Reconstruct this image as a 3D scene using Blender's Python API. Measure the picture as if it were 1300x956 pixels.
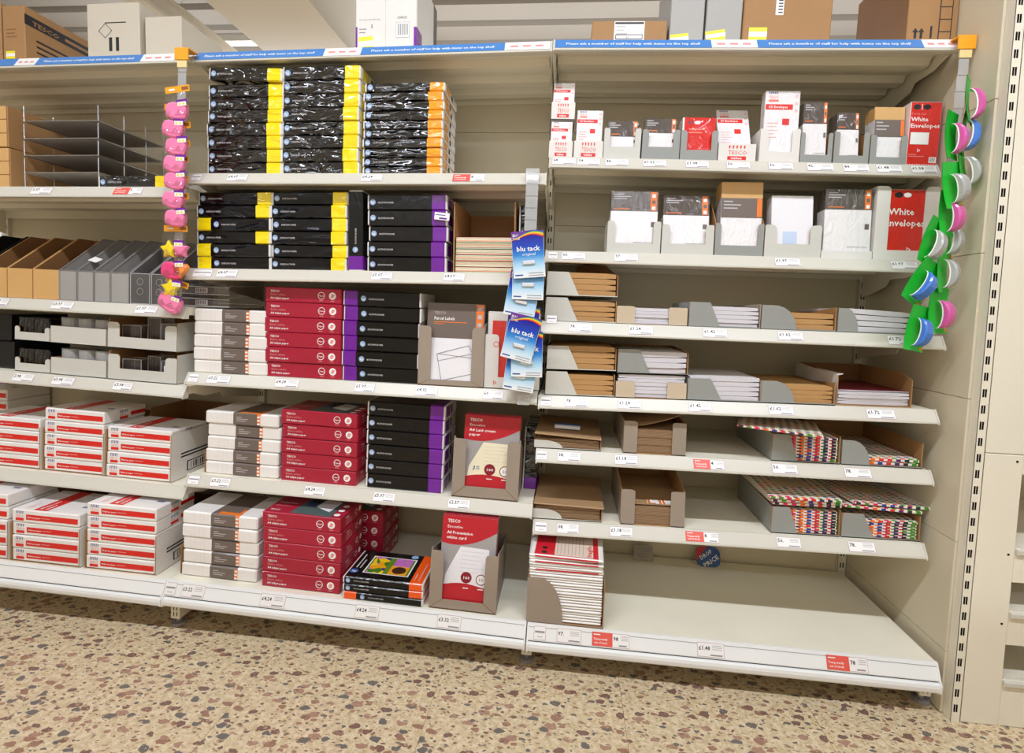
import bpy, bmesh, math, random
from mathutils import Matrix, Vector
random.seed(7)
S = bpy.context.scene
COL = S.collection
for o in list(bpy.data.objects):
    bpy.data.objects.remove(o)
# ------------------------------------------------------------------ camera
CX, CY, FPX = 650.0, 433.5, 671.414
CPOS = Vector((1.41669, -1.76108, 1.24255))
YAW, PIT, ROL = map(math.radians, (-5.72052, -3.43464, 2.19464))
_f = Vector((math.sin(YAW) * math.cos(PIT), math.cos(YAW) * math.cos(PIT), math.sin(PIT)))
_r = Vector((math.cos(YAW), -math.sin(YAW), 0))
_u = _r.cross(_f)
CR = math.cos(ROL) * _r + math.sin(ROL) * _u
CU = -math.sin(ROL) * _r + math.cos(ROL) * _u
CF = _f
cd = bpy.data.cameras.new('camera')
cam = bpy.data.objects.new('camera', cd)
COL.objects.link(cam)
cam.matrix_world = Matrix(((CR.x, CU.x, -CF.x, CPOS.x), (CR.y, CU.y, -CF.y, CPOS.y), (CR.z, CU.z, -CF.z, CPOS.z), (0, 0, 0, 1)))
cd.sensor_fit = 'HORIZONTAL'
cd.sensor_width = 36.0
cd.lens = FPX * 36.0 / 1300.0
cd.shift_y = -(478.0 - CY) / 1300.0
cd.clip_start = 0.05
S.camera = cam
# ------------------------------------------------------------------ world, lights, exposure
wd = bpy.data.worlds.new('shop_air')
S.world = wd
wd.use_nodes = True
bg = wd.node_tree.nodes['Background']
bg.inputs[0].default_value = (1.0, 0.98, 0.95, 1)
bg.inputs[1].default_value = 0.55
S.view_settings.view_transform = 'Standard'
S.view_settings.look = 'None'
S.view_settings.exposure = 0.36
S.view_settings.gamma = 1.0
S.view_settings.use_curve_mapping = False
S.cycles.transparent_max_bounces = 24


def strip_light(name, x, y, z, lx, ly, power, colour):
    l = bpy.data.lights.new(name, 'AREA')
    l.shape = 'RECTANGLE'
    l.size, l.size_y = lx, ly
    l.energy = power
    l.color = colour
    o = bpy.data.objects.new(name, l)
    o.location = (x, y, z)
    COL.objects.link(o)
    return o


TUBE = (0.94, 1.0, 1.11)
for _n, _x, _y, _z, _p, _up in (('aisle_tube_row', .5, -1.98, 4.05, 222, .10), ('opposite_aisle_tube_row', .9, -4.6, 3.6, 90, .22), ('far_aisle_tube_row', .9, -7.6, 3.6, 90, .22),
                                ('next_aisle_tube_row', .5, 3.9, 3.3, 200, 0), ('next_aisle_added_beam_fill', .5, 3.9, 3.02, 0, .36)):
    if _p:
        strip_light(_n, _x, _y, _z, 6.4, .14, _p * .8, TUBE)
    if _up:                                          # bare tubes throw light upwards too; the lower next-aisle one is added beam fill
        _o = strip_light(_n + '_up', _x, _y, _z + .05, 9.0, .14, 200 * _up, TUBE)
        _o.rotation_euler = (math.pi, 0, 0)


# ------------------------------------------------------------------ pixel rays (photo frame) -> points on real planes
def ray(u, v):
    return CF + CR * ((u - CX) / FPX) - CU * ((v - CY) / FPX)


def on_y(u, v, y):
    d = ray(u, v)
    return CPOS + d * ((y - CPOS.y) / d.y)


def on_z(u, v, z):
    d = ray(u, v)
    return CPOS + d * ((z - CPOS.z) / d.z)


def px(p):
    d = Vector(p) - CPOS
    k = d.dot(CF)
    return CX + FPX * d.dot(CR) / k, CY - FPX * d.dot(CU) / k


def x_at(u, y, z):
    x = 1.4
    for _ in range(12):
        a = px((x, y, z))[0]
        b = px((x + .01, y, z))[0]
        x += (u - a) / (b - a) * .01
    return x


def z_at(v, x, y):
    z = 1.0
    for _ in range(12):
        a = px((x, y, z))[1]
        b = px((x, y, z + .01))[1]
        z += (v - a) / (b - a) * .01
    return z


# ------------------------------------------------------------------ materials
def lin(c):
    c = c / 255.0
    return c / 12.92 if c <= .04045 else ((c + .055) / 1.055) ** 2.4


def rgb(t):
    return tuple(lin(c) for c in t) + (1.0,)


MATS = {}


def mat(name, col, rough=.5, metal=0.0, spec=.5, vary=0.0, vscale=6.0, bump=0.0, bscale=40.0, stretch=(1, 1, 1), coat=0.0, emit=None, turn=0.0, fine=3, deep=.01):
    if name in MATS:
        return MATS[name]
    m = bpy.data.materials.new(name)
    m.use_nodes = True
    nt = m.node_tree
    p = nt.nodes['Principled BSDF']
    p.inputs['Base Color'].default_value = rgb(col)
    p.inputs['Roughness'].default_value = rough
    p.inputs['Metallic'].default_value = metal
    p.inputs['Specular IOR Level'].default_value = spec
    p.inputs['Coat Weight'].default_value = coat
    p.inputs['Coat Roughness'].default_value = .08
    if emit:
        p.inputs['Emission Color'].default_value = rgb(col)
        p.inputs['Emission Strength'].default_value = emit
    if vary or bump:
        tc = nt.nodes.new('ShaderNodeTexCoord')
        mp = nt.nodes.new('ShaderNodeMapping')
        mp.inputs['Scale'].default_value = stretch
        mp.inputs['Rotation'].default_value = (0, turn, 0)
        oi = nt.nodes.new('ShaderNodeObjectInfo')
        ad = nt.nodes.new('ShaderNodeVectorMath')
        ad.operation = 'MULTIPLY_ADD'
        ad.inputs[1].default_value = (1, 1, 1)
        cv = nt.nodes.new('ShaderNodeCombineXYZ')
        ml = nt.nodes.new('ShaderNodeMath')
        ml.operation = 'MULTIPLY'
        ml.inputs[1].default_value = 9.0
        nt.links.new(oi.outputs['Random'], ml.inputs[0])
        for k in range(3):
            nt.links.new(ml.outputs[0], cv.inputs[k])
        nt.links.new(tc.outputs['Object'], mp.inputs[0])
        nt.links.new(mp.outputs[0], ad.inputs[0])
        nt.links.new(cv.outputs[0], ad.inputs[2])
        if vary:
            n = nt.nodes.new('ShaderNodeTexNoise')
            n.inputs['Scale'].default_value = vscale
            n.inputs['Detail'].default_value = 4
            nt.links.new(ad.outputs[0], n.inputs['Vector'])
            mx = nt.nodes.new('ShaderNodeMix')
            mx.data_type = 'RGBA'
            mx.inputs[6].default_value = tuple(c * (1 - vary) for c in rgb(col)[:3]) + (1,)
            mx.inputs[7].default_value = tuple(min(1, c * (1 + vary)) for c in rgb(col)[:3]) + (1,)
            nt.links.new(n.outputs[0], mx.inputs[0])
            nt.links.new(mx.outputs[2], p.inputs['Base Color'])
        if bump:
            n2 = nt.nodes.new('ShaderNodeTexNoise')
            n2.inputs['Scale'].default_value = bscale
            n2.inputs['Detail'].default_value = fine
            n2.inputs['Distortion'].default_value = 1.2
            nt.links.new(ad.outputs[0], n2.inputs['Vector'])
            b = nt.nodes.new('ShaderNodeBump')
            b.inputs['Strength'].default_value = bump
            b.inputs['Distance'].default_value = deep
            nt.links.new(n2.outputs[0], b.inputs['Height'])
            nt.links.new(b.outputs[0], p.inputs['Normal'])
            if coat:
                nt.links.new(b.outputs[0], p.inputs['Coat Normal'])
    MATS[name] = m
    return m


def stripes(name, ca, cb, freq, axis=2, rough=.6, width=.5, soft=.15):
    """fine parallel lines of paper edges, along the object's own axis"""
    if name in MATS:
        return MATS[name]
    m = bpy.data.materials.new(name)
    m.use_nodes = True
    nt = m.node_tree
    p = nt.nodes['Principled BSDF']
    p.inputs['Roughness'].default_value = rough
    tc = nt.nodes.new('ShaderNodeTexCoord')
    w = nt.nodes.new('ShaderNodeTexWave')
    w.bands_direction = 'XYZ'[axis]
    w.inputs['Scale'].default_value = freq
    w.inputs['Distortion'].default_value = .6
    w.inputs['Detail Scale'].default_value = .3
    r = nt.nodes.new('ShaderNodeValToRGB')
    r.color_ramp.elements[0].position = max(0, width - soft)
    r.color_ramp.elements[0].color = rgb(cb)
    r.color_ramp.elements[1].position = width + soft
    r.color_ramp.elements[1].color = rgb(ca)
    nt.links.new(tc.outputs['Object'], w.inputs['Vector'])
    nt.links.new(w.outputs['Fac'], r.inputs[0])
    nt.links.new(r.outputs[0], p.inputs['Base Color'])
    MATS[name] = m
    return m


def clear(name, tint=(255, 255, 255), gloss=.12, rough=.06, bump=0.0, bscale=60.0, cover=.0):
    """thin clear plastic film or sheet: see-through with a glossy skin"""
    if name in MATS:
        return MATS[name]
    m = bpy.data.materials.new(name)
    m.use_nodes = True
    nt = m.node_tree
    nt.nodes.remove(nt.nodes['Principled BSDF'])
    out = nt.nodes['Material Output']
    t = nt.nodes.new('ShaderNodeBsdfTransparent')
    t.inputs[0].default_value = rgb(tint)
    g = nt.nodes.new('ShaderNodeBsdfGlossy')
    g.inputs['Roughness'].default_value = rough
    d = nt.nodes.new('ShaderNodeBsdfDiffuse')
    d.inputs[0].default_value = rgb(tint)
    m0 = nt.nodes.new('ShaderNodeMixShader')
    m0.inputs[0].default_value = cover
    fr = nt.nodes.new('ShaderNodeLayerWeight')
    fr.inputs[0].default_value = .3
    mr = nt.nodes.new('ShaderNodeMath')
    mr.operation = 'MULTIPLY_ADD'
    mr.inputs[1].default_value = .6
    mr.inputs[2].default_value = gloss
    mx = nt.nodes.new('ShaderNodeMixShader')
    L = nt.links.new
    L(t.outputs[0], m0.inputs[1])
    L(d.outputs[0], m0.inputs[2])
    L(fr.outputs['Fresnel'], mr.inputs[0])
    L(mr.outputs[0], mx.inputs[0])
    L(m0.outputs[0], mx.inputs[1])
    L(g.outputs[0], mx.inputs[2])
    L(mx.outputs[0], out.inputs[0])
    if bump:
        tc = nt.nodes.new('ShaderNodeTexCoord')
        n = nt.nodes.new('ShaderNodeTexNoise')
        n.inputs['Scale'].default_value = bscale
        b = nt.nodes.new('ShaderNodeBump')
        b.inputs['Strength'].default_value = bump
        b.inputs['Distance'].default_value = .01
        L(tc.outputs['Object'], n.inputs['Vector'])
        L(n.outputs[0], b.inputs['Height'])
        L(b.outputs[0], g.inputs['Normal'])
    MATS[name] = m
    return m


PAINT = mat('cream_powder_coat', (234, 226, 206), .42, vary=.05, vscale=3, bump=.02, bscale=300)
PANEL = mat('cream_back_panel', (218, 207, 181), .5, vary=.05, vscale=2, bump=.02, bscale=300)
SHELFTOP = mat('cream_shelf_top', (240, 234, 214), .4, vary=.07, vscale=5)
RAIL = mat('white_rail_plastic', (210, 205, 191), .3, vary=.02)
RAILW = mat('white_lip_plastic', (240, 240, 238), .3, vary=.02)
DARK = mat('dark_slot', (14, 12, 10), .8, vary=.2)
BLACKM = mat('black_plastic', (16, 15, 15), .35, vary=.1)
TICKET = mat('ticket_card', (244, 241, 238), .35, vary=.01)
TICKB = mat('ticket_border', (196, 160, 170), .4, vary=.02)
INK = mat('black_ink', (30, 28, 30), .5, vary=.02)
GREY = mat('grey_ink', (150, 146, 148), .5, vary=.02)
LGREY = mat('pale_grey_ink', (192, 188, 188), .5, vary=.02)
FLAG = mat('red_flag_card', (232, 92, 78), .4, vary=.02)
WHITE = mat('white_ink', (245, 243, 240), .45, vary=.01)
PINKT = mat('pale_red_ink', (226, 150, 145), .5, vary=.02)
NOTICE = mat('notice_blue', (78, 134, 200), .3, vary=.02)
PAPER = mat('white_paper_wrap', (238, 233, 228), .38, vary=.03, vscale=20, bump=.08, bscale=30)
PEND = mat('paper_ream_end', (230, 226, 222), .45, vary=.04, vscale=30)
BWRAP = mat('black_film_wrap', (9, 8, 13), .06, coat=1.0, spec=.6, vary=.1, bump=1.0, bscale=15, stretch=(.7, 1, 1.8), turn=.7, fine=.6, deep=.024)
BWRAPS = mat('black_taut_film_wrap', (9, 8, 13), .08, coat=.5, spec=.2, vary=.1, bump=.8, bscale=10, stretch=(.6, 1, 1.9), turn=.5, fine=.5, deep=.012)
YWRAP = mat('yellow_film_wrap', (253, 224, 8), .1, coat=.8, vary=.03, bump=.8, bscale=15, stretch=(.7, 1, 1.8), turn=.7, fine=.6, deep=.012)
OWRAP = mat('amber_film_wrap', (250, 160, 22), .1, coat=.8, vary=.03, bump=.8, bscale=15, stretch=(.7, 1, 1.8), turn=.7, fine=.6, deep=.012)
VWRAP = mat('purple_film_wrap', (112, 20, 150), .25, coat=.4, vary=.04, bump=.15, bscale=14)
BWRAP2 = mat('black_print_wrap', (17, 15, 14), .22, spec=.25, coat=.25, vary=.15, bump=.18, bscale=14)
TANGERINE = mat('tangerine_print_wrap', (250, 92, 18), .3, coat=.3, vary=.03, bump=.05)
LOGO = mat('logo_blue', (150, 175, 210), .35, vary=.03)
LOGOD = mat('logo_deep_blue', (40, 84, 160), .35, vary=.03)
BROWNB = mat('grey_brown_print', (112, 98, 90), .4, vary=.03, coat=.1)
ORANGE = mat('orange_print', (238, 122, 42), .4, vary=.03)
CRIMSON = mat('crimson_carton', (170, 22, 52), .36, vary=.04, coat=.15, bump=.03)
CRIMD = mat('crimson_print_dark', (138, 14, 36), .4, vary=.04)
VRED = mat('value_red', (222, 38, 30), .38, vary=.03)
VREDP = mat('value_red_faded', (236, 120, 100), .42, vary=.04)
VBLUE = mat('value_blue', (62, 64, 140), .42, vary=.03)
CARTW = mat('white_carton', (226, 221, 214), .5, vary=.03, bump=.03, bscale=80)
TGREY = mat('grey_tray_card', (150, 151, 146), .5, vary=.04, bump=.04, bscale=60)
TLIGHT = mat('pale_tray_card', (205, 203, 194), .5, vary=.03, bump=.04, bscale=60)
TTAN = mat('taupe_tray_card', (158, 143, 128), .5, vary=.04, bump=.04, bscale=60)
TBEIGE = mat('beige_tray_card', (205, 186, 160), .5, vary=.04, bump=.04, bscale=60)
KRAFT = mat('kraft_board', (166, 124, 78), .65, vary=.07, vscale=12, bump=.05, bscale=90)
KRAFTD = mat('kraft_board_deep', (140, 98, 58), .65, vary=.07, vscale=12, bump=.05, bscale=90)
MANILA = mat('manila_paper', (212, 166, 104), .45, vary=.06, vscale=12, bump=.12, bscale=30)
MAILER = mat('brown_mailer_paper', (172, 138, 100), .55, vary=.06, vscale=12, bump=.1, bscale=30)
MEDGE = stripes('manila_edges', (214, 168, 108), (150, 104, 58), 130, soft=.3)
WEDGE = stripes('white_envelope_edges', (232, 228, 232), (190, 184, 190), 130, soft=.3)
BEDGE = stripes('mailer_edges', (172, 138, 102), (96, 72, 50), 90, soft=.3)
WENV = mat('white_envelope_paper', (236, 233, 236), .42, vary=.02, bump=.05, bscale=30)
GLOSSW = mat('wrapped_white_envelope', (238, 234, 234), .15, coat=.9, vary=.02, bump=.4, bscale=18, stretch=(2, 1, 1))
GLOSSR = mat('wrapped_red_print', (218, 40, 34), .15, coat=.9, vary=.03, bump=.4, bscale=18, stretch=(2, 1, 1))
GLOSSB = mat('wrapped_brown_print', (92, 82, 76), .15, coat=.9, vary=.03, bump=.4, bscale=18, stretch=(2, 1, 1))
FILM = clear('clear_film', gloss=.07, rough=.08, bump=1.0, bscale=45)
ACRYL = clear('clear_acrylic', tint=(236, 232, 234), gloss=.06, rough=.04, cover=.04)
SMOKE = clear('dark_clear_film', tint=(90, 86, 84), gloss=.08, bump=.5, bscale=50)
CLIPP = clear('clip_strip_plastic', tint=(240, 240, 240), gloss=.05, cover=.35)


# ------------------------------------------------------------------ mesh builder
GLYPH = {}


def glyphs(s, bold):
    k = (s, bold)
    if k not in GLYPH:
        c = bpy.data.curves.new('t', 'FONT')
        c.body = s
        c.resolution_u = 1
        c.offset = .018 if bold else 0.0
        o = bpy.data.objects.new('t', c)
        me = bpy.data.meshes.new_from_object(o)
        vs = [(v.co.x, v.co.y) for v in me.vertices]
        fs = [tuple(p.vertices) for p in me.polygons]
        bpy.data.objects.remove(o)
        bpy.data.curves.remove(c)
        bpy.data.meshes.remove(me)
        wd_ = max([v[0] for v in vs] or [0])
        GLYPH[k] = (vs, fs, wd_)
    return GLYPH[k]


class MB:
    def __init__(s):
        s.v, s.f, s.m, s.mats, s.flat = [], [], [], [], []

    def mi(s, m):
        if m not in s.mats:
            s.mats.append(m)
        return s.mats.index(m)

    def face(s, pts, m):
        n = len(s.v)
        s.v += [tuple(p) for p in pts]
        s.f.append(tuple(range(n, n + len(pts))))
        s.m.append(s.mi(m))
        return s

    def box(s, x0, x1, y0, y1, z0, z1, m, front=None, back=None, top=None, bottom=None, left=None, right=None):
        n = len(s.v)
        s.v += [(x0, y0, z0), (x1, y0, z0), (x1, y1, z0), (x0, y1, z0), (x0, y0, z1), (x1, y0, z1), (x1, y1, z1), (x0, y1, z1)]
        for q, mm in (((0, 1, 5, 4), front), ((2, 3, 7, 6), back), ((4, 5, 6, 7), top), ((3, 2, 1, 0), bottom), ((3, 0, 4, 7), left), ((1, 2, 6, 5), right)):
            s.f.append(tuple(n + i for i in q))
            s.m.append(s.mi(mm or m))
        return s

    def cbox(s, x0, x1, y0, y1, z0, z1, c, m, front=None, top=None, right=None, left=None):
        """box with chamfered edges"""
        c = min(c, (x1 - x0) / 2.2, (y1 - y0) / 2.2, (z1 - z0) / 2.2)
        n = len(s.v)
        idx = {}
        X, Y, Z = (x0, x1), (y0, y1), (z0, z1)
        sg = (1, -1)
        for i in (0, 1):
            for j in (0, 1):
                for k in (0, 1):
                    for a in range(3):
                        p = [X[i] + sg[i] * c, Y[j] + sg[j] * c, Z[k] + sg[k] * c]
                        p[a] = (X[i], Y[j], Z[k])[a]
                        idx[i, j, k, a] = len(s.v)
                        s.v.append(tuple(p))

        def q(ids, mm):
            s.f.append(tuple(idx[i] for i in ids))
            s.m.append(s.mi(mm or m))
        fm = {(0, 0): left, (0, 1): right, (1, 0): front, (1, 1): None, (2, 0): None, (2, 1): top}
        for i in (0, 1):
            q([(i, 0, 0, 0), (i, 1, 0, 0), (i, 1, 1, 0), (i, 0, 1, 0)][::(1 if i else -1)], fm[0, i])
            q([(0, i, 0, 1), (1, i, 0, 1), (1, i, 1, 1), (0, i, 1, 1)][::(-1 if i else 1)], fm[1, i])
            q([(0, 0, i, 2), (1, 0, i, 2), (1, 1, i, 2), (0, 1, i, 2)][::(1 if i else -1)], fm[2, i])
        for i in (0, 1):
            for j in (0, 1):
                q([(i, j, 0, 0), (i, j, 1, 0), (i, j, 1, 1), (i, j, 0, 1)], None)
                q([(i, 0, j, 0), (i, 1, j, 0), (i, 1, j, 2), (i, 0, j, 2)], None)
                q([(0, i, j, 1), (1, i, j, 1), (1, i, j, 2), (0, i, j, 2)], None)
                for k in (0, 1):
                    q([(i, j, k, 0), (i, j, k, 1), (i, j, k, 2)], None)
        return s

    def prism(s, poly, axis, a0, a1, m, m2=None, me=None):
        """extrude a 2-D outline along axis: y -> (x,z), x -> (y,z), z -> (x,y)"""
        def P(p, a):
            return (p[0], a, p[1]) if axis == 'y' else ((a, p[0], p[1]) if axis == 'x' else (p[0], p[1], a))
        s.face([P(p, a0) for p in poly], m)
        s.face([P(p, a1) for p in reversed(poly)], m2 or m)
        k = len(poly)
        for i in range(k):
            a, b = poly[i], poly[(i + 1) % k]
            s.face([P(a, a0), P(a, a1), P(b, a1), P(b, a0)], me or m)
        return s

    def tube(s, a, b, r, m, n=6):
        a, b = Vector(a), Vector(b)
        d = (b - a).normalized()
        e = d.orthogonal().normalized()
        g = d.cross(e)
        A = [a + (e * math.cos(t * 2 * math.pi / n) + g * math.sin(t * 2 * math.pi / n)) * r for t in range(n)]
        B = [p + (b - a) for p in A]
        for i in range(n):
            s.face([A[i], A[(i + 1) % n], B[(i + 1) % n], B[i]], m)
        s.face(A[::-1], m)
        s.face(B, m)
        return s

    def quad(s, O, R, U, x0, x1, z0, z1, m):
        O, R, U = Vector(O), Vector(R), Vector(U)
        return s.face([O + R * x0 + U * z0, O + R * x1 + U * z0, O + R * x1 + U * z1, O + R * x0 + U * z1], m)

    def disc(s, O, R, U, cx, cz, r, m, n=14, ry=None):
        O, R, U = Vector(O), Vector(R), Vector(U)
        ry = ry or r
        return s.face([O + R * (cx + r * math.cos(t * 2 * math.pi / n)) + U * (cz + ry * math.sin(t * 2 * math.pi / n)) for t in range(n)], m)

    def ring(s, O, R, U, cx, cz, r, w, m, n=16):
        O, R, U = Vector(O), Vector(R), Vector(U)

        def p(rr, t):
            return O + R * (cx + rr * math.cos(t * 2 * math.pi / n)) + U * (cz + rr * math.sin(t * 2 * math.pi / n))
        for t in range(n):
            s.face([p(r, t), p(r, t + 1), p(r - w, t + 1), p(r - w, t)], m)
        return s

    def text(s, st, O, R, U, x, z, size, m, bold=False, width=None, mid=False):
        vs, fs, w = glyphs(st, bold)
        O, R, U = Vector(O), Vector(R), Vector(U)
        k = size
        kx = (width / w) if width else size
        if mid:
            x -= w * kx / 2
        n = len(s.v)
        s.v += [tuple(O + R * (x + a * kx) + U * (z + b * k)) for a, b in vs]
        for f in fs:
            s.f.append(tuple(n + i for i in f))
            s.m.append(s.mi(m))
        return s

    def bars(s, O, R, U, x, z, lens, h, gap, m):
        for i, l in enumerate(lens):
            s.quad(O, R, U, x, x + l, z - i * gap - h, z - i * gap, m)
        return s

    def mesh(s, name, smooth=False):
        me = bpy.data.meshes.new(name)
        me.from_pydata(s.v, [], s.f)
        for m in s.mats:
            me.materials.append(m)
        me.polygons.foreach_set('material_index', s.m)
        if smooth:
            me.polygons.foreach_set('use_smooth', [True] * len(s.f))
        me.update()
        return me


FR, FU = Vector((1, 0, 0)), Vector((0, 0, 1))          # print on a front face
TR, TU = Vector((1, 0, 0)), Vector((0, 1, 0))          # print on a top face
SR, SU = Vector((0, 1, 0)), Vector((0, 0, 1))          # print on a right-hand face


# ------------------------------------------------------------------ objects
def tag(o, label=None, cat=None, group=None, kind=None):
    if label:
        o['label'] = label
    if cat:
        o['category'] = cat
    if group:
        o['group'] = group
    if kind:
        o['kind'] = kind
    return o


def link(name, data, parent=None, M=None):
    o = bpy.data.objects.new(name, data)
    COL.objects.link(o)
    if parent:
        o.parent = parent
    if M is not None:
        if parent:
            o.matrix_local = M
        else:
            o.matrix_world = M
    return o


def spawn(name, parts, M, label, cat, group=None):
    """a thing: either one mesh, or an Empty with parts [(name, mesh, [sub-parts])]; repeats share mesh data"""
    if isinstance(parts, bpy.types.Mesh):
        o = link(name, parts, None, M)
    else:
        o = link(name, None, None, M)
        o.empty_display_size = .02
        for p in parts:
            c = link(p[0], p[1], o)
            if len(p) > 2 and p[2]:
                for q in p[2]:
                    link(q[0], q[1], c)
    return tag(o, label, cat, group)


def structure(name, mb, M=None):
    return tag(link(name, mb.mesh(name), None, M), kind='structure')


_N = 'second third fourth fifth sixth seventh eighth ninth tenth eleventh twelfth thirteenth fourteenth fifteenth sixteenth seventeenth eighteenth nineteenth twentieth twenty-first twenty-second twenty-third twenty-fourth'.split()
ORD = ['top'] + [q + ' from top' for q in _N]


def order(i, n):
    """i counts from the bottom, 0 first"""
    if i == 0 and n > 1:
        return 'bottom'
    return ORD[n - 1 - i]


# ------------------------------------------------------------------ shelf levels, measured along their front edges: (depth y, (x, z), (x, z))
W = 1.33
YB = .60
LEV = {
    'T1': (.145, (-.822, 2.135), (-.048, 2.151)), 'A1': (.106, (-.786, 1.640), (-.112, 1.649)), 'B1': (.106, (-.796, 1.213), (-.02, 1.205)),
    'C1': (.106, (-.802, .925), (0, .903)), 'D1': (.106, (-.811, .532), (-.019, .513)), 'G1': (0, (-.692, .212), (-.009, .199)),
    'T2': (.145, (-.013, 2.151), (1.32, 2.178)), 'A2': (.106, (.007, 1.700), (1.325, 1.716)), 'B2': (.106, (-.001, 1.350), (1.332, 1.371)),
    'C2': (.106, (-.006, .957), (1.335, .954)), 'D2': (.106, (.001, .566), (1.318, .546)), 'G2': (0, (.026, .202), (1.315, .175)),
    'T3': (.145, (1.337, 2.182), (2.648, 2.167)), 'A3': (.20, (1.338, 1.800), (2.653, 1.783)), 'B3': (.20, (1.344, 1.462), (2.664, 1.462)),
    'C3': (.106, (1.35, 1.206), (2.667, 1.208)), 'D3': (.106, (1.33, .942), (2.665, .965)), 'E3': (.106, (1.329, .749), (2.66, .761)),
    'F3': (.106, (1.329, .489), (2.658, .511)), 'G3': (0, (1.346, .172), (2.657, .171)),
}


def surf(k, x):
    y, a, b = LEV[k]
    return a[1] + (b[1] - a[1]) * (x - a[0]) / (b[0] - a[0])


def tilt(k):
    y, a, b = LEV[k]
    return Matrix.Rotation(-math.atan2(b[1] - a[1], b[0] - a[0]), 4, 'Y')


EPS = .0006


def spot(k, u, back, lift=0.0):
    """point on shelf k seen at column u, 'back' metres behind the shelf's front edge"""
    y = LEV[k][0] + back
    x = 1.3
    for _ in range(6):
        x = x_at(u, y, surf(k, x) + lift)
    return Vector((x, y, surf(k, x) + lift + EPS))


def spot2(k, u, v):
    """point on shelf k seen at pixel (u, v): only for shelves looked down on"""
    z = surf(k, .6)
    for _ in range(6):
        p = on_z(u, v, z)
        z = surf(k, p.x)
    return Vector((p.x, p.y, z + EPS))


def mx(k, p, yaw=0.0, dx=0, dy=0, dz=0):
    return Matrix.Translation(p) @ tilt(k) @ Matrix.Rotation(yaw, 4, 'Z') @ Matrix.Translation((dx, dy, dz))


def span(k, u1, u2, back, lift=0.0):
    a, b = spot(k, u1, back, lift), spot(k, u2, back, lift)
    return a, (b - a).length


def hgt(k, p, v):
    """height above p of the point straight over p seen at row v"""
    return z_at(v, p.x, p.y) - p.z


# ================================================================== the setting
def terrazzo():
    m = bpy.data.materials.new('terrazzo')
    m.use_nodes = True
    nt = m.node_tree
    p = nt.nodes['Principled BSDF']
    p.inputs['Roughness'].default_value = .38
    L = nt.links.new
    tc = nt.nodes.new('ShaderNodeTexCoord')

    def geo(scale, off, thr, seed):
        mp = nt.nodes.new('ShaderNodeMapping')
        mp.inputs['Location'].default_value = (off, off * .7, 0)
        mp.inputs['Rotation'].default_value = (0, 0, seed)
        mp.inputs['Scale'].default_value = (scale, scale * 1.7, 1)
        nz = nt.nodes.new('ShaderNodeTexNoise')
        nz.inputs['Scale'].default_value = 42
        va = nt.nodes.new('ShaderNodeVectorMath')
        va.operation = 'MULTIPLY_ADD'
        va.inputs[1].default_value = (.022, .022, 0)
        L(tc.outputs['Object'], nz.inputs['Vector'])
        L(nz.outputs['Color'], va.inputs[0])
        L(tc.outputs['Object'], va.inputs[2])
        L(va.outputs[0], mp.inputs[0])
        v = nt.nodes.new('ShaderNodeTexVoronoi')
        v.voronoi_dimensions = '2D'
        v.distance = 'EUCLIDEAN'
        v.inputs['Scale'].default_value = 1
        L(mp.outputs[0], v.inputs['Vector'])
        sp = nt.nodes.new('ShaderNodeSeparateColor')
        L(v.outputs['Color'], sp.inputs[0])
        mr = nt.nodes.new('ShaderNodeMath')
        mr.operation = 'MULTIPLY'
        mr.inputs[1].default_value = thr
        L(sp.outputs[0], mr.inputs[0])
        lt = nt.nodes.new('ShaderNodeMath')
        lt.operation = 'LESS_THAN'
        L(v.outputs['Distance'], lt.inputs[0])
        L(mr.outputs[0], lt.inputs[1])
        return lt, sp
    base = nt.nodes.new('ShaderNodeTexNoise')
    base.inputs['Scale'].default_value = 55
    base.inputs['Detail'].default_value = 5
    L(tc.outputs['Object'], base.inputs['Vector'])
    br = nt.nodes.new('ShaderNodeValToRGB')
    br.color_ramp.elements[0].position = .3
    br.color_ramp.elements[0].color = rgb((196, 172, 130))
    br.color_ramp.elements[1].position = .65
    br.color_ramp.elements[1].color = rgb((226, 208, 174))
    L(base.outputs[0], br.inputs[0])
    cur = br.outputs[0]
    for scale, off, thr, seed, cols in ((21, 0, .42, .5, ((128, 96, 84), (172, 134, 112), (112, 106, 100), (158, 118, 96))), (38, 3.3, .28, 1.9, ((132, 100, 84), (180, 150, 126), (116, 108, 102), (164, 124, 98))),
                                        (80, 7.1, .2, 2.7, ((164, 130, 100), (206, 188, 160), (132, 116, 100), (190, 156, 116)))):
        lt, sp = geo(scale, off, thr, seed)
        r = nt.nodes.new('ShaderNodeValToRGB')
        r.color_ramp.interpolation = 'CONSTANT'
        while len(r.color_ramp.elements) < 4:
            r.color_ramp.elements.new(.5)
        for i, c in enumerate(cols):
            r.color_ramp.elements[i].position = i * .25
            r.color_ramp.elements[i].color = rgb(c)
        L(sp.outputs[1], r.inputs[0])
        mxn = nt.nodes.new('ShaderNodeMix')
        mxn.data_type = 'RGBA'
        L(lt.outputs[0], mxn.inputs[0])
        L(cur, mxn.inputs[6])
        L(r.outputs[0], mxn.inputs[7])
        cur = mxn.outputs[2]
    L(cur, p.inputs['Base Color'])
    return m


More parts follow.
